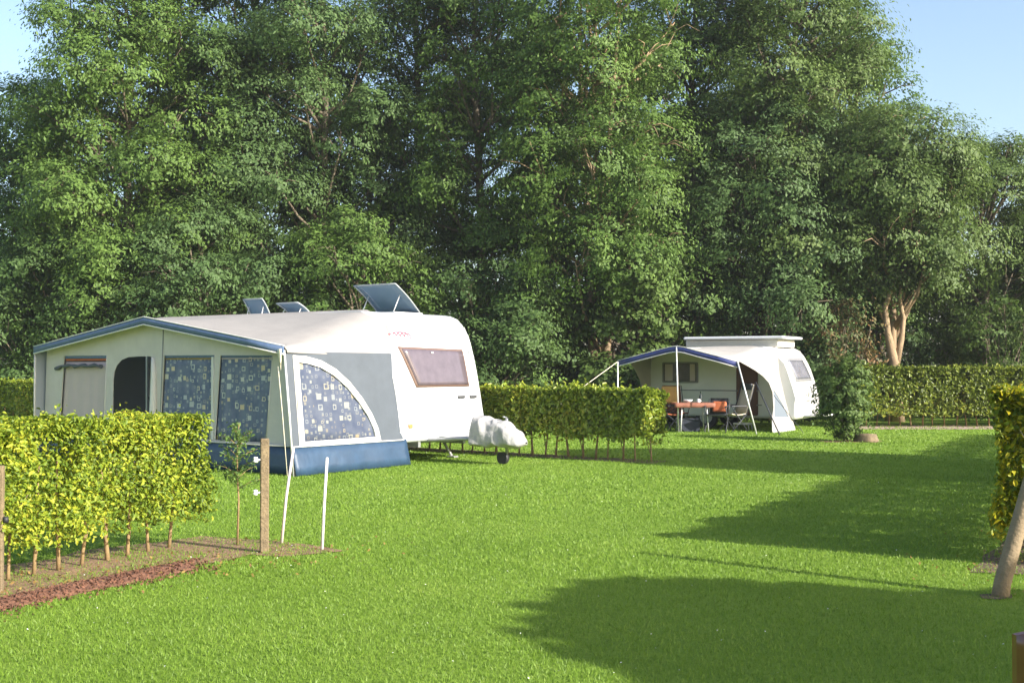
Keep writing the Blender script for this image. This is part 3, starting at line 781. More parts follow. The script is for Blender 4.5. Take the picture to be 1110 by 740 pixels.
# door jamb rolled cloth (white pinkish) on the right of the opening
b = B(); b.tube([(-3.50, RV - .02, .1), (-3.44, RV - .03, .9), (-3.44, RV - .02, 1.5), (-3.48, RV - .01, 1.74)], [.075, .06, .045, .03], 9); b.obj('rolled_door_flap', M['white_piping'], aw)
b = B(); b.tube([(-3.30, RV - .006, .4), (-3.22, RV - .006, 2.2)], .007, 6); b.obj('gable_zip', M['seam'], aw)
for u0, u1, nm in ((2.04, 1.96, 'mullion'),):
    b = B(); b.box((-2.0, RV - .006, 1.1), (.05, .012, 1.3), bev=.004); b.obj('mullion', M['white_piping'], aw)
# skirt
def skirt(x0, y0, x1, y1, h, lean, name):
    P = []
    n = 30
    for i in range(n + 1):
        s = i / n; x = x0 + (x1 - x0) * s; y = y0 + (y1 - y0) * s; wv = .010 * math.sin(s * 23) + .008 * pnoise(Vector((s * 11, 2, 0)))
        P.append([(x + lean[0] * (1 - t_) + wv * lean[2], y + lean[1] * (1 - t_) + wv * lean[3], .01 + h * t_) for t_ in (0, .33, .66, 1)])
    return B().grid(P, (lean[2] * .01, lean[3] * .01, 0)).obj(name, M['blue'], aw)
skirt(-.07, RV - .02, -3.58, RV - .02, .40, (0, -.05, 0, 1), 'skirt')
skirt(-4.60, RV - .02, -6.6, RV - .02, .40, (0, -.05, 0, 1), 'skirt')
b = B(); b.tube([(-.07, RV - .028, .425), (-3.56, RV - .028, .425)], .014, 6); b.obj('skirt_piping', M['white_piping'], aw)
# side wall (right) : plane leaning in with height
def sdf(v, z, t): return (-.115 * z + t * .012 * 80 * .0 + t, v, z)
arch = [(.14, .43), (1.90, .43), (1.86, .62), (1.74, .86), (1.55, 1.11), (1.30, 1.36), (1.02, 1.56), (.72, 1.69), (.42, 1.75), (.14, 1.765)]
archin = [(.25, .49), (1.79, .49), (1.76, .61), (1.65, .82), (1.48, 1.03), (1.24, 1.27), (.97, 1.46), (.69, 1.585), (.42, 1.645), (.25, 1.66)]
B().panel([(0, .40), (2.44, .40), (2.36, .9), (2.30, 1.4), (2.33, 1.81), (.0, 1.82)], sdf, -.01, [arch]).obj('side_wall', M['grey_canvas'], aw)
B().panel(arch, lambda v, z, t: (-.115 * z + .008 + t, v, z), -.03, [archin]).obj('arch_frame', M['white_piping'], aw)
b = B(); P = []
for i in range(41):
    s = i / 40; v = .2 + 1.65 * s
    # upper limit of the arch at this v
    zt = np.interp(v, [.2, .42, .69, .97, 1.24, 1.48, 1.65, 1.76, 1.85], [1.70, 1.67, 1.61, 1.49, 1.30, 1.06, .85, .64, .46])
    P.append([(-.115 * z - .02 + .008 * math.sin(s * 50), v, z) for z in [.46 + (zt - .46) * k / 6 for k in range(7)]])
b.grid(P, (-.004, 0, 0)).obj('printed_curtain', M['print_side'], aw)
P = []
for i in range(31):
    s = i / 30; v = -.02 + 2.52 * s; wv = .012 * math.sin(s * 19) + .01 * pnoise(Vector((s * 9, 5, 0)))
    P.append([(.06 - .10 * t_ + wv * (1 - t_) , v, .01 + .41 * t_) for t_ in (0, .33, .66, 1)])
B().grid(P, (-.01, 0, 0)).obj('skirt', M['blue'], aw)
b = B(); b.tube([(-.03, -.02, .425), (-.03, 2.43, .41)], .012, 6); b.obj('skirt_piping', M['white_piping'], aw)
# corner return between front wall and side wall + side wall left (inside face seen)
B().panel([(0, .0), (RV + .01, .0), (RV + .01, 1.82), (0, 1.82)], lambda v, z, t: (-.115 * z - .004 + t, v, z), -.01).obj('corner_panel', M['front_cream'], aw)
B().panel([(-.02, .0), (2.35, .0), (2.35, 2.5), (RV, 1.93), (-.02, 1.9)], lambda v, z, t: (-6.62 - .01 * z + t, v, z), -.012).obj('side_wall', mat('pale_blue_grey_canvas', (.42, .46, .50), .8, transl=.25), aw)
b = B(); b.tube([(-6.615, -.02, 0), (-6.62, -.02, 1.9)], .018, 8); b.obj('corner_pole', M['white_piping'], aw)
b = B(); b.tube([(.0, -.02, 0), (-.115 * .9, -.02, .95), (-.115 * 1.82, -.02, 1.84)], .017, 8); b.obj('corner_pole', M['alu'], aw)
b = B(); P = [[(-.22 - .0 * k, -.07, 1.86 - k * .06), (-.30 + .02 * k, -.075 - .004 * k, 1.85 - k * .06)] for k in range(6)]
b.grid(P, (0, .006, 0)); b.obj('storm_strap', M['cream_strap'], aw)
b = B(); b.tube([(-.26, -.09, 1.60), (-.12, -.13, .9), (.04, -.18, .02)], .006, 5); b.obj('guy_rope', M['cream_strap'], aw)
B().box((-3.35, 1.25, .008), (6.3, 2.1, .008)).obj('groundsheet', M['groundsheet'], aw)
# caravan side as seen inside the tent; dark door, cloths and a chair
b = B(); b.box((-4.35, 2.352, 1.1), (.75, .02, 1.6), bev=.005); dr = b.obj('entrance_door', M['dark_int'], cv)
b = B()
P = []
for i in range(21):
    s = i / 20; P.append([(-3.62 - .42 * s, 1.2 + .03 * math.sin(s * 22), z) for z in (.1, .8, 1.7)])
b.grid(P, (0, .006, 0)); o = b.obj('hanging_curtain', M['brown_cloth']); o.location = CV; o.rotation_euler = (0, 0, -TH); T(o, 'dark brown cloth hanging inside the awning doorway', 'curtain')

def camp_chair(loc, rz, pad, label, back_h=1.12, frame=None, low=False, headrest=None):
    frame = frame or M['charcoal']
    t = empty('camping_chair', loc, rz, label=label, cat='chair')
    s0 = .42
    b = B(); b.grid([[(x, y, s0 - .03 * math.sin(PI * (y + .22) / .44) + .02 * (abs(x) / .23) ** 2) for y in (-.22, -.11, 0, .11, .22)] for x in (-.23, -.1, 0, .1, .23)], (0, 0, .02)); b.obj('seat', pad, t)
    b = B(); b.grid([[(x, .22 + (z - s0) * .33 + .03 * (1 - (abs(x) / .23) ** 2), z) for z in (s0, s0 + .2, s0 + .4, back_h - .1, back_h)] for x in (-.22, -.1, 0, .1, .22)], (0, .02, 0)); b.obj('backrest', pad, t)
    if headrest:
        b = B(); b.box((0, .20 + (back_h - s0) * .33, back_h - .06), (.36, .07, .16), bev=.02); b.obj('headrest', headrest, t)
    for sx in (-1, 1):
        x = sx * .25
        b = B(); b.tube([(x, .20, s0 - .04), (x, .22 + (back_h - s0) * .33, back_h)], .012, 6); b.obj('back_frame', frame, t)
        b = B(); b.tube([(x, -.24, .62), (x, .26, .0)], .012, 6); b.obj('leg', frame, t)
        b = B(); b.tube([(x, .22, s0 + .02), (x, -.26, .0)], .012, 6); b.obj('leg', frame, t)
        b = B(); b.box((x, -.02, .635), (.045, .46, .025), bev=.008); b.obj('armrest', frame, t)
    return t
def w1(u, v): # local awning coords -> world
    F = Vector((-math.cos(TH), math.sin(TH), 0)); D = Vector((math.sin(TH), math.cos(TH), 0)); return Vector(CV) + F * u + D * v
p = w1(4.35, 1.3); camp_chair((p.x, p.y, 0.012), -TH + 2.6, M['charcoal'], 'dark folding chair inside the doorway of the big awning', 1.05)

# ------------------------------------------------------------------ small pop-top caravan + sun canopy
TH2 = math.radians(30); CV2 = (5.36, 27.8, 0)
cv2 = empty('caravan', CV2, -TH2, label='small cream pop-top caravan with raised roof at the far right', cat='caravan')
prof2 = [(-3.0, .30), (-3.28, .7), (-3.3, 1.3), (-3.15, 1.8), (-2.8, 2.02), (-.4, 2.10), (-.1, 2.11), (.12, 2.09), (.27, 2.01), (.38, 1.88), (.47, 1.68), (.55, 1.5), (.68, 1.10), (.76, .8), (.80, .55), (.79, .38), (.75, .28)]
def nx2(z):
    q = sorted([p for p in prof2 if p[0] > -.2], key=lambda p: p[1])
    for (x0, z0), (x1, z1) in zip(q, q[1:]):
        if z0 <= z <= z1: return x0 + (x1 - x0) * (z - z0) / (z1 - z0 + 1e-9)
    return q[0][0]
bodymesh(prof2, 2.1, 4.25, .08, 3).obj('body', M['gelcoat_cream'], cv2)
def npatch2(c, off, th, n=8):
    b = B(); P = []; bl, br, tr, tl = c
    for i in range(n + 1):
        s = i / n; row = []
        for j in range(n + 1):
            tt = j / n
            y = (bl[0] * (1 - s) + br[0] * s) * (1 - tt) + (tl[0] * (1 - s) + tr[0] * s) * tt; z = (bl[1] * (1 - s) + br[1] * s) * (1 - tt) + (tl[1] * (1 - s) + tr[1] * s) * tt
            row.append((nx2(z) + off, y, z))
        P.append(row)
    return b.grid(P, (-th, 0, 0))
fr = npatch2([(2.55, 1.22), (4.0, 1.22), (3.85, 1.82), (2.42, 1.82)], .012, .03).obj('nose_window', M['seam'], cv2)
npatch2([(2.62, 1.28), (3.94, 1.28), (3.79, 1.76), (2.50, 1.76)], .022, .03).obj('pane', M['greypane'], fr)
b = B(); b.tube([(nx2(1.0) + .008, 2.25, 1.0), (nx2(1.0) + .008, 3.9, 1.0)], .012, 6); b.tube([(nx2(.72) + .008, 2.25, .72), (nx2(.72) + .008, 3.9, .72)], .012, 6); b.obj('nose_ribs', M['seam'], cv2)
for y in (3.7,):
    b = B(); b.box((nx2(1.02) + .03, y, 1.0), (.05, .14, .09), bev=.015); b.obj('lamp', M['steel'], cv2)
# raised roof: canvas band + rounded lid with overhang
b = B(); b.box((-1.0, 3.08, 2.19), (2.5, 1.45, .20), bev=.03); b.obj('roof_bellows', mat('roof_bellows_cloth', (.50, .48, .43), .9, noise=.1, nscale=6), cv2)
b = B(); b.box((-.92, 3.08, 2.335), (2.7, 1.72, .075), bev=.04); b.obj('pop_up_roof', M['gelcoat'], cv2)
for x in (.22, -2.2):
    b = B(); b.tube([(x, 2.42, 2.1), (x - .04, 2.42, 2.30)], .016, 6); b.obj('roof_strut', M['alu'], cv2)
# side window seen under the canopy, skirt line, door opening
b = B(); b.box((-2.3, 2.092, 1.44), (1.0, .03, .54), bev=.03); fr = b.obj('side_window', M['seam'], cv2)
b = B(); b.box((-2.3, 2.078, 1.44), (.92, .02, .46), bev=.02); b.obj('pane', M['darkpane'], fr)
for u0, u1 in ((2.72, 2.5), (2.02, 1.88)):
    b = B(); b.box((-(u0 + u1) / 2, 2.068, 1.44), (abs(u0 - u1), .012, .44), bev=.004); b.obj('window_curtain', M['blind'], fr)
b = B(); b.box((-.48, 2.092, 1.03), (.56, .03, 1.35), bev=.04); b.obj('door_opening', M['brown_cloth'], cv2)
b = B(); b.box((-1.8, 2.09, .98), (3.2, .02, .03)); b.box((-1.8, 2.09, .62), (3.4, .02, .03)); b.obj('side_trim', M['seam'], cv2)
for y in (2.2, 3.95):
    w_ = B(); w_.tube([(-1.6, y - .08, .29), (-1.6, y + .08, .29)], .29, 18); wh = w_.obj('wheel', M['black'], cv2)
    w_ = B(); w_.tube([(-1.6, y - .085, .29), (-1.6, y + .085, .29)], .17, 14); w_.obj('rim', M['steel'], wh)
b = B()
for y in (2.6, 3.5): b.tube([(.3, y, .30), (1.5, 3.05, .38)], .03, 8)
b.tube([(1.4, 3.05, .38), (1.8, 3.05, .40)], .035, 8); b.obj('drawbar', M['steel'], cv2)
b = B(); b.tube([(1.45, 3.1, .6), (1.45, 3.1, .05)], .022, 8); b.tube([(1.45, 3.06, .08), (1.45, 3.14, .08)], .08, 14); b.obj('jockey_wheel', M['black'], cv2)

ca = empty('canopy_awning', CV2, -TH2, label='beige sun canopy with royal blue front edge on thin poles beside the small caravan', cat='awning')
fr2 = [(0, 1.70), (.5, 1.83), (1.0, 1.955), (1.35, 2.05), (1.55, 2.08), (1.75, 2.055), (2.2, 1.95), (2.7, 1.83), (3.12, 1.73)]
bk2 = [(-.12, 2.06), (.3, 2.11), (.8, 2.115), (1.2, 2.115), (1.55, 2.11), (1.8, 2.1), (2.3, 2.08), (2.8, 2.06), (3.2, 1.97)]
P = []
for (fu, fz), (bu, bz) in zip(fr2, bk2):
    P.append([(-(fu + (bu - fu) * k / 10), 2.2 * k / 10, fz + (bz - fz) * k / 10 - .05 * math.sin(PI * k / 10) * (1 if 0 < fu < 3.1 else .3)) for k in range(11)])
B().grid(P, (0, 0, .01)).obj('canopy', M['canvas2'], ca)
B().grid([[(-u, -.02, z - .115), (-u, -.02, z + .01)] for u, z in fr2], (0, .012, 0)).obj('valance', M['royal'], ca)
B().grid([[(-u, -.026, z - .135), (-u, -.026, z - .112)] for u, z in fr2], (0, .012, 0)).obj('valance_edge', M['white_piping'], ca)
B().grid([[(-u, -.028, z + .008), (-u, -.028, z + .026)] for u, z in fr2], (0, .03, 0)).obj('valance_edge', M['white_piping'], ca)
# right side wall: polygon with curved front edge, spreading outwards at the foot
def swf(v, z, t): return (.30 * (1 - z / 1.7) ** 1.3 if z < 1.7 else .0, v + t * 0, z) if True else None
def swf(v, z, t):
    k = max(0, 1 - z / 1.72); return (.02 + .42 * k ** 1.2 + t + (.28 * min(1, v / 2.1)) * 1.0, v, z)
edge = [(0.02, 1.72), (.40, 1.62), (.80, 1.50), (1.15, 1.36), (1.40, 1.20), (1.48, .96), (1.32, .6), (1.05, .3), (.88, .0)]
win = [(1.22, .36), (2.02, .34), (1.88, .64), (1.72, .86), (1.56, 1.04), (1.49, .8)]
b = B().panel(edge + [(2.25, .0), (2.17, .7), (2.12, 1.4), (2.12, 2.10), (1.2, 1.93), (.4, 1.79)], swf, -.01, [win]); 
b.obj('side_wall', M['canvas2'], ca)
B().panel(win, lambda v, z, t: (swf(v, z, t)[0] - .012, v, z), -.006).obj('mesh_window', M['mesh_blue'], ca)
# left side wall, inner face seen
B().panel([(2.2, 0), (2.2, 2.0), (1.1, 1.84), (.75, 1.70), (1.1, 1.5), (1.4, 1.25), (1.52, .95), (1.5, 0)], lambda v, z, t: (-3.14 + t, v, z), -.01).obj('side_wall', M['canvas2_in'], ca)
for pts in ([(-3.12, -.02, 0), (-3.12, -.02, 1.72)], [(-1.50, -.02, 0), (-1.55, -.02, 2.08)], [(.46, -.03, 0), (0, -.02, 1.70)]):
    b = B(); b.tube(pts, .020, 8); b.obj('pole', M['alu'], ca)
b = B(); b.tube([(-.0, -.02, 1.70), (.2, 2.1, 2.0)], .012, 6); b.tube([(-1.55, -.02, 2.05), (-1.55, 2.1, 2.08)], .012, 6); b.obj('roof_rails', M['alu'], ca)
b = B(); b.tube([(-3.12, -.02, 1.72), (-3.9, -1.0, .9), (-4.6, -1.9, .05)], .009, 5); b.obj('guy_rope', M['cream_strap'], ca)
b = B(); b.tube([(.25, .55, 1.22), (1.05, -.15, .02)], .018, 6); b.obj('guy_pole', M['charcoal'], ca)
b = B(); b.tube([(.42, 1.4, .9), (1.3, .9, .02)], .007, 5); b.obj('guy_rope', M['charcoal'], ca)

# furniture below the canopy
def w2(u, v, z=0):
    F = Vector((-math.cos(TH2), math.sin(TH2), 0)); D = Vector((math.sin(TH2), math.cos(TH2), 0)); return Vector(CV2) + F * u + D * v + Vector((0, 0, z))
tp = Vector((4.42, 28.75, 0))
t = empty('camping_table', tp, .05, label='folding table with orange red cloth under the sun canopy', cat='table')
b = B(); b.box((0, 0, .70), (.96, .60, .03), bev=.008); b.obj('tabletop', M['redcloth'], t)
b = B(); b.grid([[(-.5 + i / 12, -.318 - .012 * math.sin(i * 2.1), z) for z in (.60, .65, .715)] for i in range(13)], (0, .005, 0)); b.obj('cloth_edge', M['redcloth'], t)
for sx, sy in ((-1, -1), (1, -1), (-1, 1), (1, 1)):
    b = B(); b.tube([(sx * .30, sy * .24, .69), (sx * .34, sy * .27, 0)], .016, 6); b.obj('leg', M['alu'], t)
b = B(); b.lathe((4.62, 28.72, .716), [(.035, 0), (.037, .02), (.037, .15), (.014, .2), (.013, .27), (.015, .275)], 14); T(b.obj('bottle', M['darkglass']), 'dark glass bottle standing on the orange red table', 'bottle')
b = B(); b.lathe((4.30, 28.66, .716), [(.04, 0), (.09, .03), (.12, .07), (.115, .075), (.085, .035)], 16); T(b.obj('bowl', M['china']), 'white bowl on the left half of the orange red table', 'bowl')
b = B(); b.lathe((4.55, 28.6, .716), [(.03, 0), (.04, .01), (.042, .09), (.038, .09), (.036, .015)], 14); b.tube([(4.59, 28.6, .78), (4.62, 28.6, .76), (4.59, 28.6, .73)], .006, 5); T(b.obj('mug', M['china']), 'white mug beside the bottle on the orange red table', 'mug')
camp_chair((3.93, 28.85, 0), math.radians(105), M['orange'], 'high-backed chair draped in orange at the left end of the canopy table', 1.05)
b = B(); b.box((3.93 + .0, 29.2, .9), (.42, .12, .42), bev=.05); 
o = b.obj('cushion', M['yellow']); T(o, 'mustard yellow cushion propped behind the orange chair', 'cushion')
camp_chair((4.15, 29.45, 0), math.radians(10), M['brown_cloth'], 'dark brown high-backed chair behind the canopy table, by the caravan wall', 1.12)
camp_chair((5.42, 28.75, 0), math.radians(-62), M['beige_pad'], 'reclining chair with beige back and dark headrest right of the canopy table', 1.16, headrest=M['charcoal'])
camp_chair((4.98, 28.5, 0), math.radians(-20), M['charcoal'], 'low black folding chair in front of the bottle end of the table', .80)
b = B(); b.box((0, 0, 0), (.34, .1, .26), bev=.04); o = b.obj('cushion', M['orange']); o.location = (5.06, 28.60, .62); o.rotation_euler = (-.25, 0, -.3); T(o, 'bright orange cushion on the low black folding chair', 'cushion')
b = B(); b.box((0, 0, .14), (.5, .32, .28), bev=.02); b.box((0, 0, .30), (.52, .34, .05), bev=.012); o = b.obj('storage_box', M['dark_int']); o.location = (4.35, 28.85, 0); T(o, 'dark lidded storage box on the grass under the canopy table', 'box')
b = B(); b.box((0, 0, .16), (.42, .3, .05), bev=.01)
for sx in (-1, 1):
    for sy in (-1, 1): b.tube([(sx * .18, sy * .12, .15), (sx * .2, sy * .13, 0)], .014, 6)
o = b.obj('entrance_step', M['alu']); p = w2(.48, 1.75); o.location = p; o.rotation_euler = (0, 0, -TH2); T(o, 'low metal step in front of the small caravan doorway', 'step')
# pale blue folded drying cloths beyond the canopy's left end
t = empty('laundry_airer', (2.92, 30.6, 0), .3, label='clothes airer with a pale blue cloth behind the canopy left pole', cat='airer')
b = B()
for sx in (-1, 1):
    b.tube([(sx * .35, -.25, 0), (sx * .35, .25, 1.0)], .012, 6); b.tube([(sx * .35, .25, 0), (sx * .35, -.25, 1.0)], .012, 6)
for y in (-.25, -.1, .1, .25): b.tube([(-.35, y, 1.0), (.35, y, 1.0)], .008, 5)
b.obj('frame', M['alu'], t)
b = B(); b.grid([[(-.28 + .5 * i / 10, -.25 + .012 * math.sin(i * 2) - .0, z) for z in (.72, .85, 1.012)] for i in range(11)], (0, -.008, 0)); b.obj('cloth', mat('pale_blue_cloth', (.40, .47, .58), .8), t)

# ------------------------------------------------------------------ trees
def crown(name, lobes, m, parent, per_lobe, leafL, aspect=.5, spray=.42, per_spray=26, front=.35, droop=.45, flat=.5, seed=0.0, hang=.6):
    Cs = []; Ns = []; Ss = []
    for (cx, cy, cz, rx, ry, rz) in lobes:
        k = int(per_lobe * (rx * ry + rx * rz + ry * rz) / 3)
        d = unit(rng.normal(size=(int(k * 1.8), 3)))
        keep = (rng.random(len(d)) < np.where(d[:, 1] < front, 1.0, .35)) & (rng.random(len(d)) < np.where(d[:, 2] > -.5, 1.0, .5))
        d = d[keep][:k]
        rr = rng.uniform(.5, 1.08, len(d)) ** .55
        C = np.stack([cx + d[:, 0] * rx * rr, cy + d[:, 1] * ry * rr, cz + d[:, 2] * rz * rr], 1)
        nz = vnoise(C, 1.5, seed + cx) * .7 + vnoise(C, 3.7, seed) * .45; kk = nz > (-.20 if spray > .3 else -9); C = C[kk]; d = d[kk]
        Cs.append(C); Ns.append(d)
    C = np.concatenate(Cs); D = np.concatenate(Ns); ns = len(C)
    sz = spray * rng.uniform(.6, 1.35, ns)
    R = rng.normal(size=(ns, per_spray, 3)) * .5
    R[:, :, 2] *= flat
    along = rng.uniform(-1, 1.1, (ns, per_spray, 1))
    out = D.copy(); out[:, 2] = out[:, 2] * .4 - droop * .3; out = unit(out)
    P = C[:, None, :] + (R * .75 + out[:, None, :] * along) * sz[:, None, None]
    P[:, :, 2] -= (np.maximum(along[:, :, 0], 0) ** 2) * sz[:, None] * droop
    N = D[:, None, :] * 1.15 + np.array([0, 0, .5]) + rng.normal(size=(ns, per_spray, 3)) * .33
    P = P.reshape(-1, 3); N = N.reshape(-1, 3)
    k = P[:, 2] > .05; P = P[k]; N = N[k]; n = len(P)
    td = np.repeat(out, per_spray, 0)[k] * .8
    return leaves(name, P, N, leafL * rng.uniform(.6, 1.3, n), leafL * aspect * rng.uniform(.7, 1.2, n), m, parent, hang=hang, tdir=td)

def tree(x, y, h, r, z0, m, label, nl=30, per=98, leafL=.2, bark='bark', trunks=1, prof_=None, seed=1, lr=(.75, 1.35), front=.35, cat='tree', name='tree', lean=(0, 0), droop=.45, aspect=.5, spray=.36, tr=.22, ps=26, group=None, low=False):
    rs = random.Random(seed)
    root = empty(name, (x, y, 0), label=label, cat=cat, group=group)
    prof_ = prof_ or (lambda f: math.sin(PI * min(1, (f * .82 + .14))) ** .6)
    lobes = []; tries = 0
    while len(lobes) < nl and tries < nl * 60:
        tries += 1
        f = rs.random(); z = z0 + (h - z0) * f
        rad = r * prof_(f)
        an = rs.uniform(0, 2 * PI)
        if math.sin(an) > .3 and rs.random() < .55: continue
        q = rs.uniform(.3, 1.0) ** .6
        l = rs.uniform(*lr) * (.65 + .35 * prof_(f))
        cx = rad * q * math.cos(an) * .9 + lean[0] * f; cy = rad * q * math.sin(an) * .9 + lean[1] * f
        if any((cx - a[0]) ** 2 + (cy - a[1]) ** 2 + ((z - a[2]) * 1.1) ** 2 < (.58 * (l + a[3])) ** 2 for a in lobes) and tries < nl * 40: continue
        lobes.append((cx, cy, z - l * .3, l * rs.uniform(.85, 1.25), l * rs.uniform(.85, 1.2), l * rs.uniform(.65, 1.0)))
    lobes.append((lean[0], lean[1], h - .7, .6, .6, .9))
    crown('crown', lobes, m, root, per, leafL, front=front, seed=seed * 1.7, droop=droop, aspect=aspect, spray=spray, per_spray=ps)
    b = B()
    for k in range(trunks):
        dx = (k - (trunks - 1) / 2) * .35; top = h * (.93 - .1 * k)
        pts = []; rad = []
        for i in range(9):
            f = i / 8; pts.append((dx * (1 + f * 2) + lean[0] * f + .25 * math.sin(f * 5 + seed + k) * f, lean[1] * f + .2 * math.cos(f * 4 + seed) * f, top * f - .05)); rad.append(tr * (1 - .87 * f) * (1.35 if i == 0 else 1))
        b.tube(pts, rad, 10)
    b.obj('trunk', M[bark], root)
    lb = B()
    for (cx, cy, cz, a1, a2, a3) in lobes[:-1]:
        zs = max(min(.8, h * .15), cz - rs.uniform(.8, 2.6)); f = min(zs / h, .9)
        s = Vector((lean[0] * f + .25 * math.sin(f * 5 + seed) * f, lean[1] * f + .2 * math.cos(f * 4 + seed) * f, zs))
        e = Vector((cx, cy, cz)); md = s.lerp(e, .5) + Vector((rs.uniform(-.2, .2), rs.uniform(-.2, .2), -.15))
        kf = min(1, max(.12, h / 9)); lb.tube([s, md, e], [.07 * kf, .045 * kf, .02 * kf], 5)
        for q in range(4):
            d_ = Vector((rs.gauss(0, 1), rs.gauss(0, 1), rs.gauss(.3, .7))).normalized(); ee = e + Vector((d_.x * a1, d_.y * a2, d_.z * a3)) * .85
            lb.tube([md.lerp(e, .6 + .1 * q), e.lerp(ee, .5) + Vector((0, 0, .08)), ee], [.026 * kf, .018 * kf, .006 * kf], 4)
    lb.obj('limbs', M[bark], root)
    return root

cone = lambda f: (1 - f) ** .5 * .9 + .12
col_ = lambda f: .55 + .45 * math.sin(PI * min(1, f + .15))
broad = lambda f: math.sin(PI * (f * .9 + .08)) ** .5
full = lambda f: 1.0 if f < .6 else (1 - (f - .6) / .4) ** .5 * .9 + .1

TR = [
 # x, y, h, r, z0, mat, label, kwargs
 (-11.7, 36, 15.2, 3.5, .8, 'leaf_ash', 'tall leafy ash at the far left with sky beside its left flank', dict(nl=78, prof_=full, seed=2)),
 (-15.3, 38, 10.6, 2.5, .8, 'leaf_grey', 'lower grey-green tree cut by the left edge of the picture', dict(nl=26, prof_=full, seed=3)),
 (-8.6, 38, 17.0, 3.4, 1.0, 'leaf_deep', 'dark tall tree second from the left behind the awning gable', dict(nl=50, prof_=full, seed=4)),
 (-6.0, 36.5, 17.2, 2.7, 3.2, 'leaf_grey', 'silvery leaved tree above the two small roof windows', dict(nl=46, prof_=full, seed=5)),
 (-3.1, 38.5, 17.5, 2.9, 1.0, 'leaf_deep', 'dark tree right behind the nose of the large caravan', dict(nl=48, prof_=full, seed=6)),
 (-1.0, 36.8, 15.5, 2.5, 1.5, 'leaf_ash', 'ash tree left of the bright central one', dict(nl=40, prof_=full, seed=7)),
 (2.6, 34.8, 17.0, 2.9, 3.6, 'leaf_ash', 'bright sunlit ash with twin pale trunks in the middle of the row', dict(nl=54, prof_=full, seed=8, trunks=2, bark='bark_light', tr=.17)),
 (6.0, 38.5, 18.0, 3.0, 1.5, 'leaf_deep', 'deep green tree between the central ash and the tall right tree', dict(nl=50, prof_=full, seed=9)),
 (8.6, 36, 16.8, 2.7, 4.0, 'leaf_olive', 'tall yellowish tree above the small caravan', dict(nl=48, prof_=full, seed=10)),
 (10.9, 38.0, 13.4, 2.8, 3.0, 'leaf_ash', 'tall tree whose right flank stands against the open sky', dict(nl=44, prof_=cone, seed=11)),
 (7.6, 35.4, 9.8, 2.9, .6, 'leaf_grey', 'shorter grey-green round tree directly behind the small caravan', dict(nl=40, prof_=full, seed=12)),
 (11.15, 34.5, 9.2, 2.3, 4.3, 'leaf_olive', 'tree with a forked pale trunk rising behind the back right hedge', dict(nl=34, prof_=broad, seed=13, bark='bark_light', tr=.14)),
 (15.0, 37, 8.6, 2.9, 1.2, 'leaf_olive', 'low spreading tree near the right end of the row', dict(nl=36, prof_=broad, seed=14)),
 (18.6, 38, 7.9, 2.6, 1.0, 'leaf_grey', 'rightmost low tree cut by the right edge of the picture', dict(nl=30, prof_=broad, seed=15)),
 (3.7, 35.0, 6.3, 2.5, .3, 'leaf_fresh', 'broad hazel bush with fresh green leaves left of the sun canopy', dict(nl=30, prof_=full, seed=16, lr=(.6, 1.0), tr=.08, trunks=3, aspect=.75, leafL=.15)),
 (-.6, 34.0, 4.6, 2.6, .2, 'leaf_deep', 'dark low bush in the gap right of the large caravan', dict(nl=26, prof_=full, seed=17, lr=(.6, 1.0), tr=.07, trunks=3)),
 (-4.6, 34.3, 6.0, 2.6, .2, 'leaf_ash', 'rounded bush showing just above the large caravan roof', dict(nl=28, prof_=full, seed=18, lr=(.6, 1.1), tr=.08, trunks=3)),
 (-8.8, 33.8, 6.4, 2.3, .2, 'leaf_grey', 'grey-green bush behind the peak of the awning', dict(nl=28, prof_=full, seed=19, lr=(.6, 1.1), tr=.08, trunks=3)),
 (-13.4, 34.3, 5.2, 2.3, .2, 'leaf_deep', 'dark bush behind the left corner of the awning', dict(nl=26, prof_=full, seed=20, lr=(.6, 1.0), tr=.07, trunks=3)),
 (9.6, 33.6, 3.5, .95, 1.5, 'leaf_rust', 'reddish brown withered bush behind the small caravan nose', dict(nl=10, prof_=full, seed=21, lr=(.3, .5), tr=.05, trunks=2, per=45)),
 (14.2, 34.0, 3.5, 1.6, .2, 'leaf_fresh', 'bright green bush right of the forked pale trunk', dict(nl=18, prof_=full, seed=22, lr=(.4, .7), tr=.05, trunks=2, per=50)),
 (10.8, 37.0, 4.0, 1.8, .2, 'leaf_deep', 'dark undergrowth bush between the withered bush and the pale trunk', dict(nl=18, prof_=full, seed=23, lr=(.5, .8), tr=.05, trunks=2)),
 (17.3, 36.0, 3.2, 1.7, .2, 'leaf_grey', 'pale bush low behind the right end of the hedge', dict(nl=18, prof_=full, seed=24, lr=(.4, .7), tr=.05, trunks=2)),
]
for (x, y, h, r, z0, m, lab, k) in TR:
    k = dict(k); k.setdefault('leafL', .128); k['nl'] = int(k['nl'] * 1.3)
    nm = 'bush' if h < 7 else 'tree'
    tree(x, y, h, r, z0, M[m], lab, cat=nm, name=nm, **k)
# second row further back closes most gaps
for i, (x, y, h, r) in enumerate([(-17.5, 44, 10, 3.2), (-10.8, 44, 14, 3.6), (-5.6, 44.5, 12, 3.4), (.6, 44, 14.5, 3.6), (5.0, 45, 15, 3.4), (9.6, 44.5, 13, 3.4), (14.2, 45, 7.6, 3.0), (20.5, 46, 6.5, 3)]):
    lab = ['far left', 'behind the awning peak', 'behind the open roof windows', 'behind the gap right of the large caravan', 'behind the central ash', 'behind the small caravan', 'behind the forked trunk', 'far right'][i]
    tree(x, y, h, r, .3, M['leaf_deep'], 'dark back-row tree glimpsed %s through the front row' % lab, nl=24, seed=40 + i, prof_=full, leafL=.30, per=26, lr=(1.0, 1.6), group='back row trees')

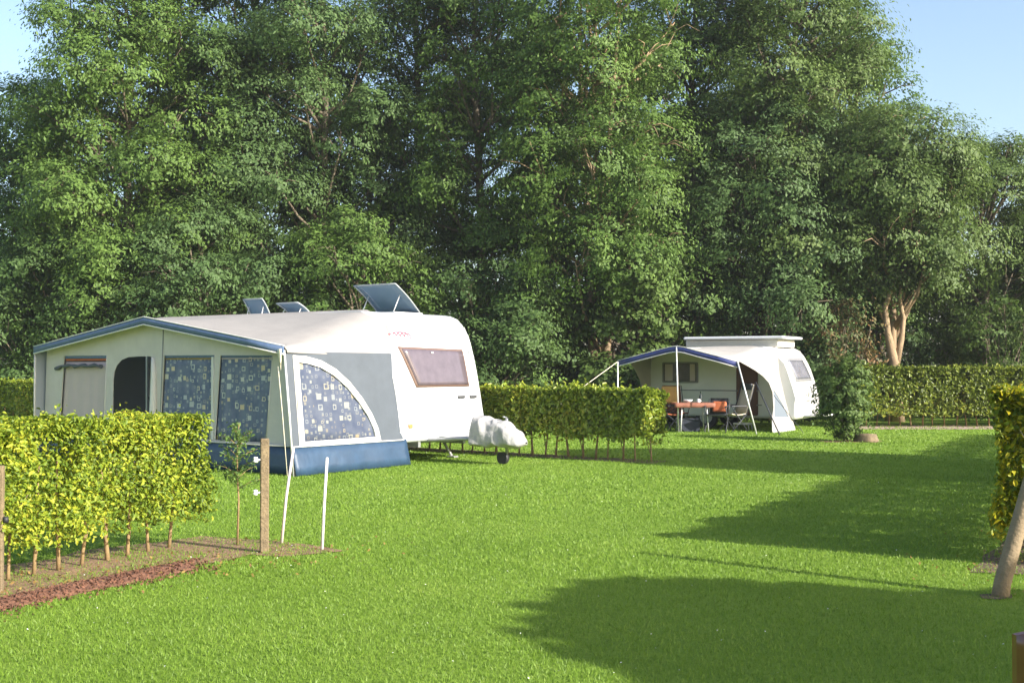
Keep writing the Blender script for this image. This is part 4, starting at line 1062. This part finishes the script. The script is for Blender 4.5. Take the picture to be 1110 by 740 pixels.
# pale forked trunk of the right tree, seen clearly below its crown
t = [o for o in bpy.data.objects if o.get('label', '').startswith('tree with a forked pale trunk')][0]
b = B()
b.tube([(0, -.6, 0), (-.03, -.6, .8), (-.1, -.6, 1.7), (-.28, -.6, 2.6), (-.35, -.6, 3.3), (-.1, -.6, 4.0), (.4, -.5, 4.5)], [.21, .17, .15, .10, .08, .06, .04], 12)
b.tube([(-.05, -.6, 1.6), (.14, -.55, 2.4), (.22, -.5, 3.0), (.12, -.5, 3.5), (.2, -.4, 4.4)], [.11, .08, .065, .05, .03], 10)
b.obj('trunk', M['bark_light'], t)

# shrub alone on the lawn near the small caravan, and the stump beside it
tree(7.1, 25.1, 1.66, .21, .05, M['leaf_fresh'], 'slim green shrub standing on the lawn left of the low stump', nl=24, per=430, seed=31, lr=(.13, .21), leafL=.09, name='shrub', cat='shrub', prof_=lambda f: .55 + .45 * f, tr=.02, trunks=1, spray=.12, front=1.1, ps=22)
b = B(); b.lathe((0, 0, 0), [(.30, -.02), (.27, .05), (.24, .12), (.22, .16), (.03, .175)], 16)
for v in b.bm.verts: v.co += Vector((pnoise(v.co * 6), pnoise(v.co * 6 + Vector((5, 0, 0))), 0)) * .05
o = b.obj('tree_stump', M['wood']); o.location = (7.55, 25.0, 0); T(o, 'low weathered tree stump on the lawn beside the slim shrub', 'stump')

# trees beyond the right edge whose shade falls on the lawn
def offtree(x, y, lobes, label, seed):
    root = empty('tree', (x, y, 0), label=label, cat='tree')
    L = [(a - x, b_ - y, c, r1, r2, r3) for a, b_, c, r1, r2, r3 in lobes]
    crown('crown', L, M['leaf_ash'], root, 800, .22, front=2, seed=seed, spray=.09, per_spray=20, aspect=.8, droop=.1)
    crown('inner_crown', [(a, b_, c, r1 * .7, r2 * .7, r3 * .7) for a, b_, c, r1, r2, r3 in L], M['leaf_ash'], root, 300, .28, front=2, seed=seed + 3, spray=.26, per_spray=26, aspect=.8, droop=.1)
    b = B(); top = max(l[2] for l in L); b.tube([(0, 0, -.05), (.05, 0, top * .5), (0, .05, top)], [.13, .10, .04], 10)
    for l in L: b.tube([(0, 0, top * .5), (l[0], l[1], l[2])], [.06, .03], 6)
    b.obj('trunk', M['bark'], root)
offtree(8.5, 2.5, [(8.55, 2.35, 2.7, 1.65, 1.65, 1.65), (8.47, 3.40, 3.3, 1.0, 1.0, 1.0), (8.5, 2.9, 3.05, 1.35, 1.35, 1.3), (10.0, 3.45, 3.0, .9, .9, .9)], 'round headed tree outside the right edge shading the foreground lawn', 3)
offtree(14.8, 13.4, [(14.6, 13.6, 5.0, 2.2, 2.2, 2.2), (15.3, 12.6, 4.4, 1.8, 1.8, 1.8)], 'larger tree beyond the golden hedge shading the far lawn', 9)

# ------------------------------------------------------------------ thin haze volume, added to lift the dark gaps
hz = bpy.data.materials.new('lift_haze'); hz.use_nodes = True
t_ = hz.node_tree; t_.nodes.remove(t_.nodes['Principled BSDF'])
pv = t_.nodes.new('ShaderNodeVolumePrincipled'); pv.inputs['Color'].default_value = (.93, .95, 1, 1); pv.inputs['Density'].default_value = .0005; pv.inputs['Anisotropy'].default_value = .2
t_.links.new(pv.outputs[0], t_.nodes['Material Output'].inputs['Volume'])
b = B(); b.box((0, 20, 9.5), (110, 110, 21)); T(b.obj('haze', hz), kind='stuff')
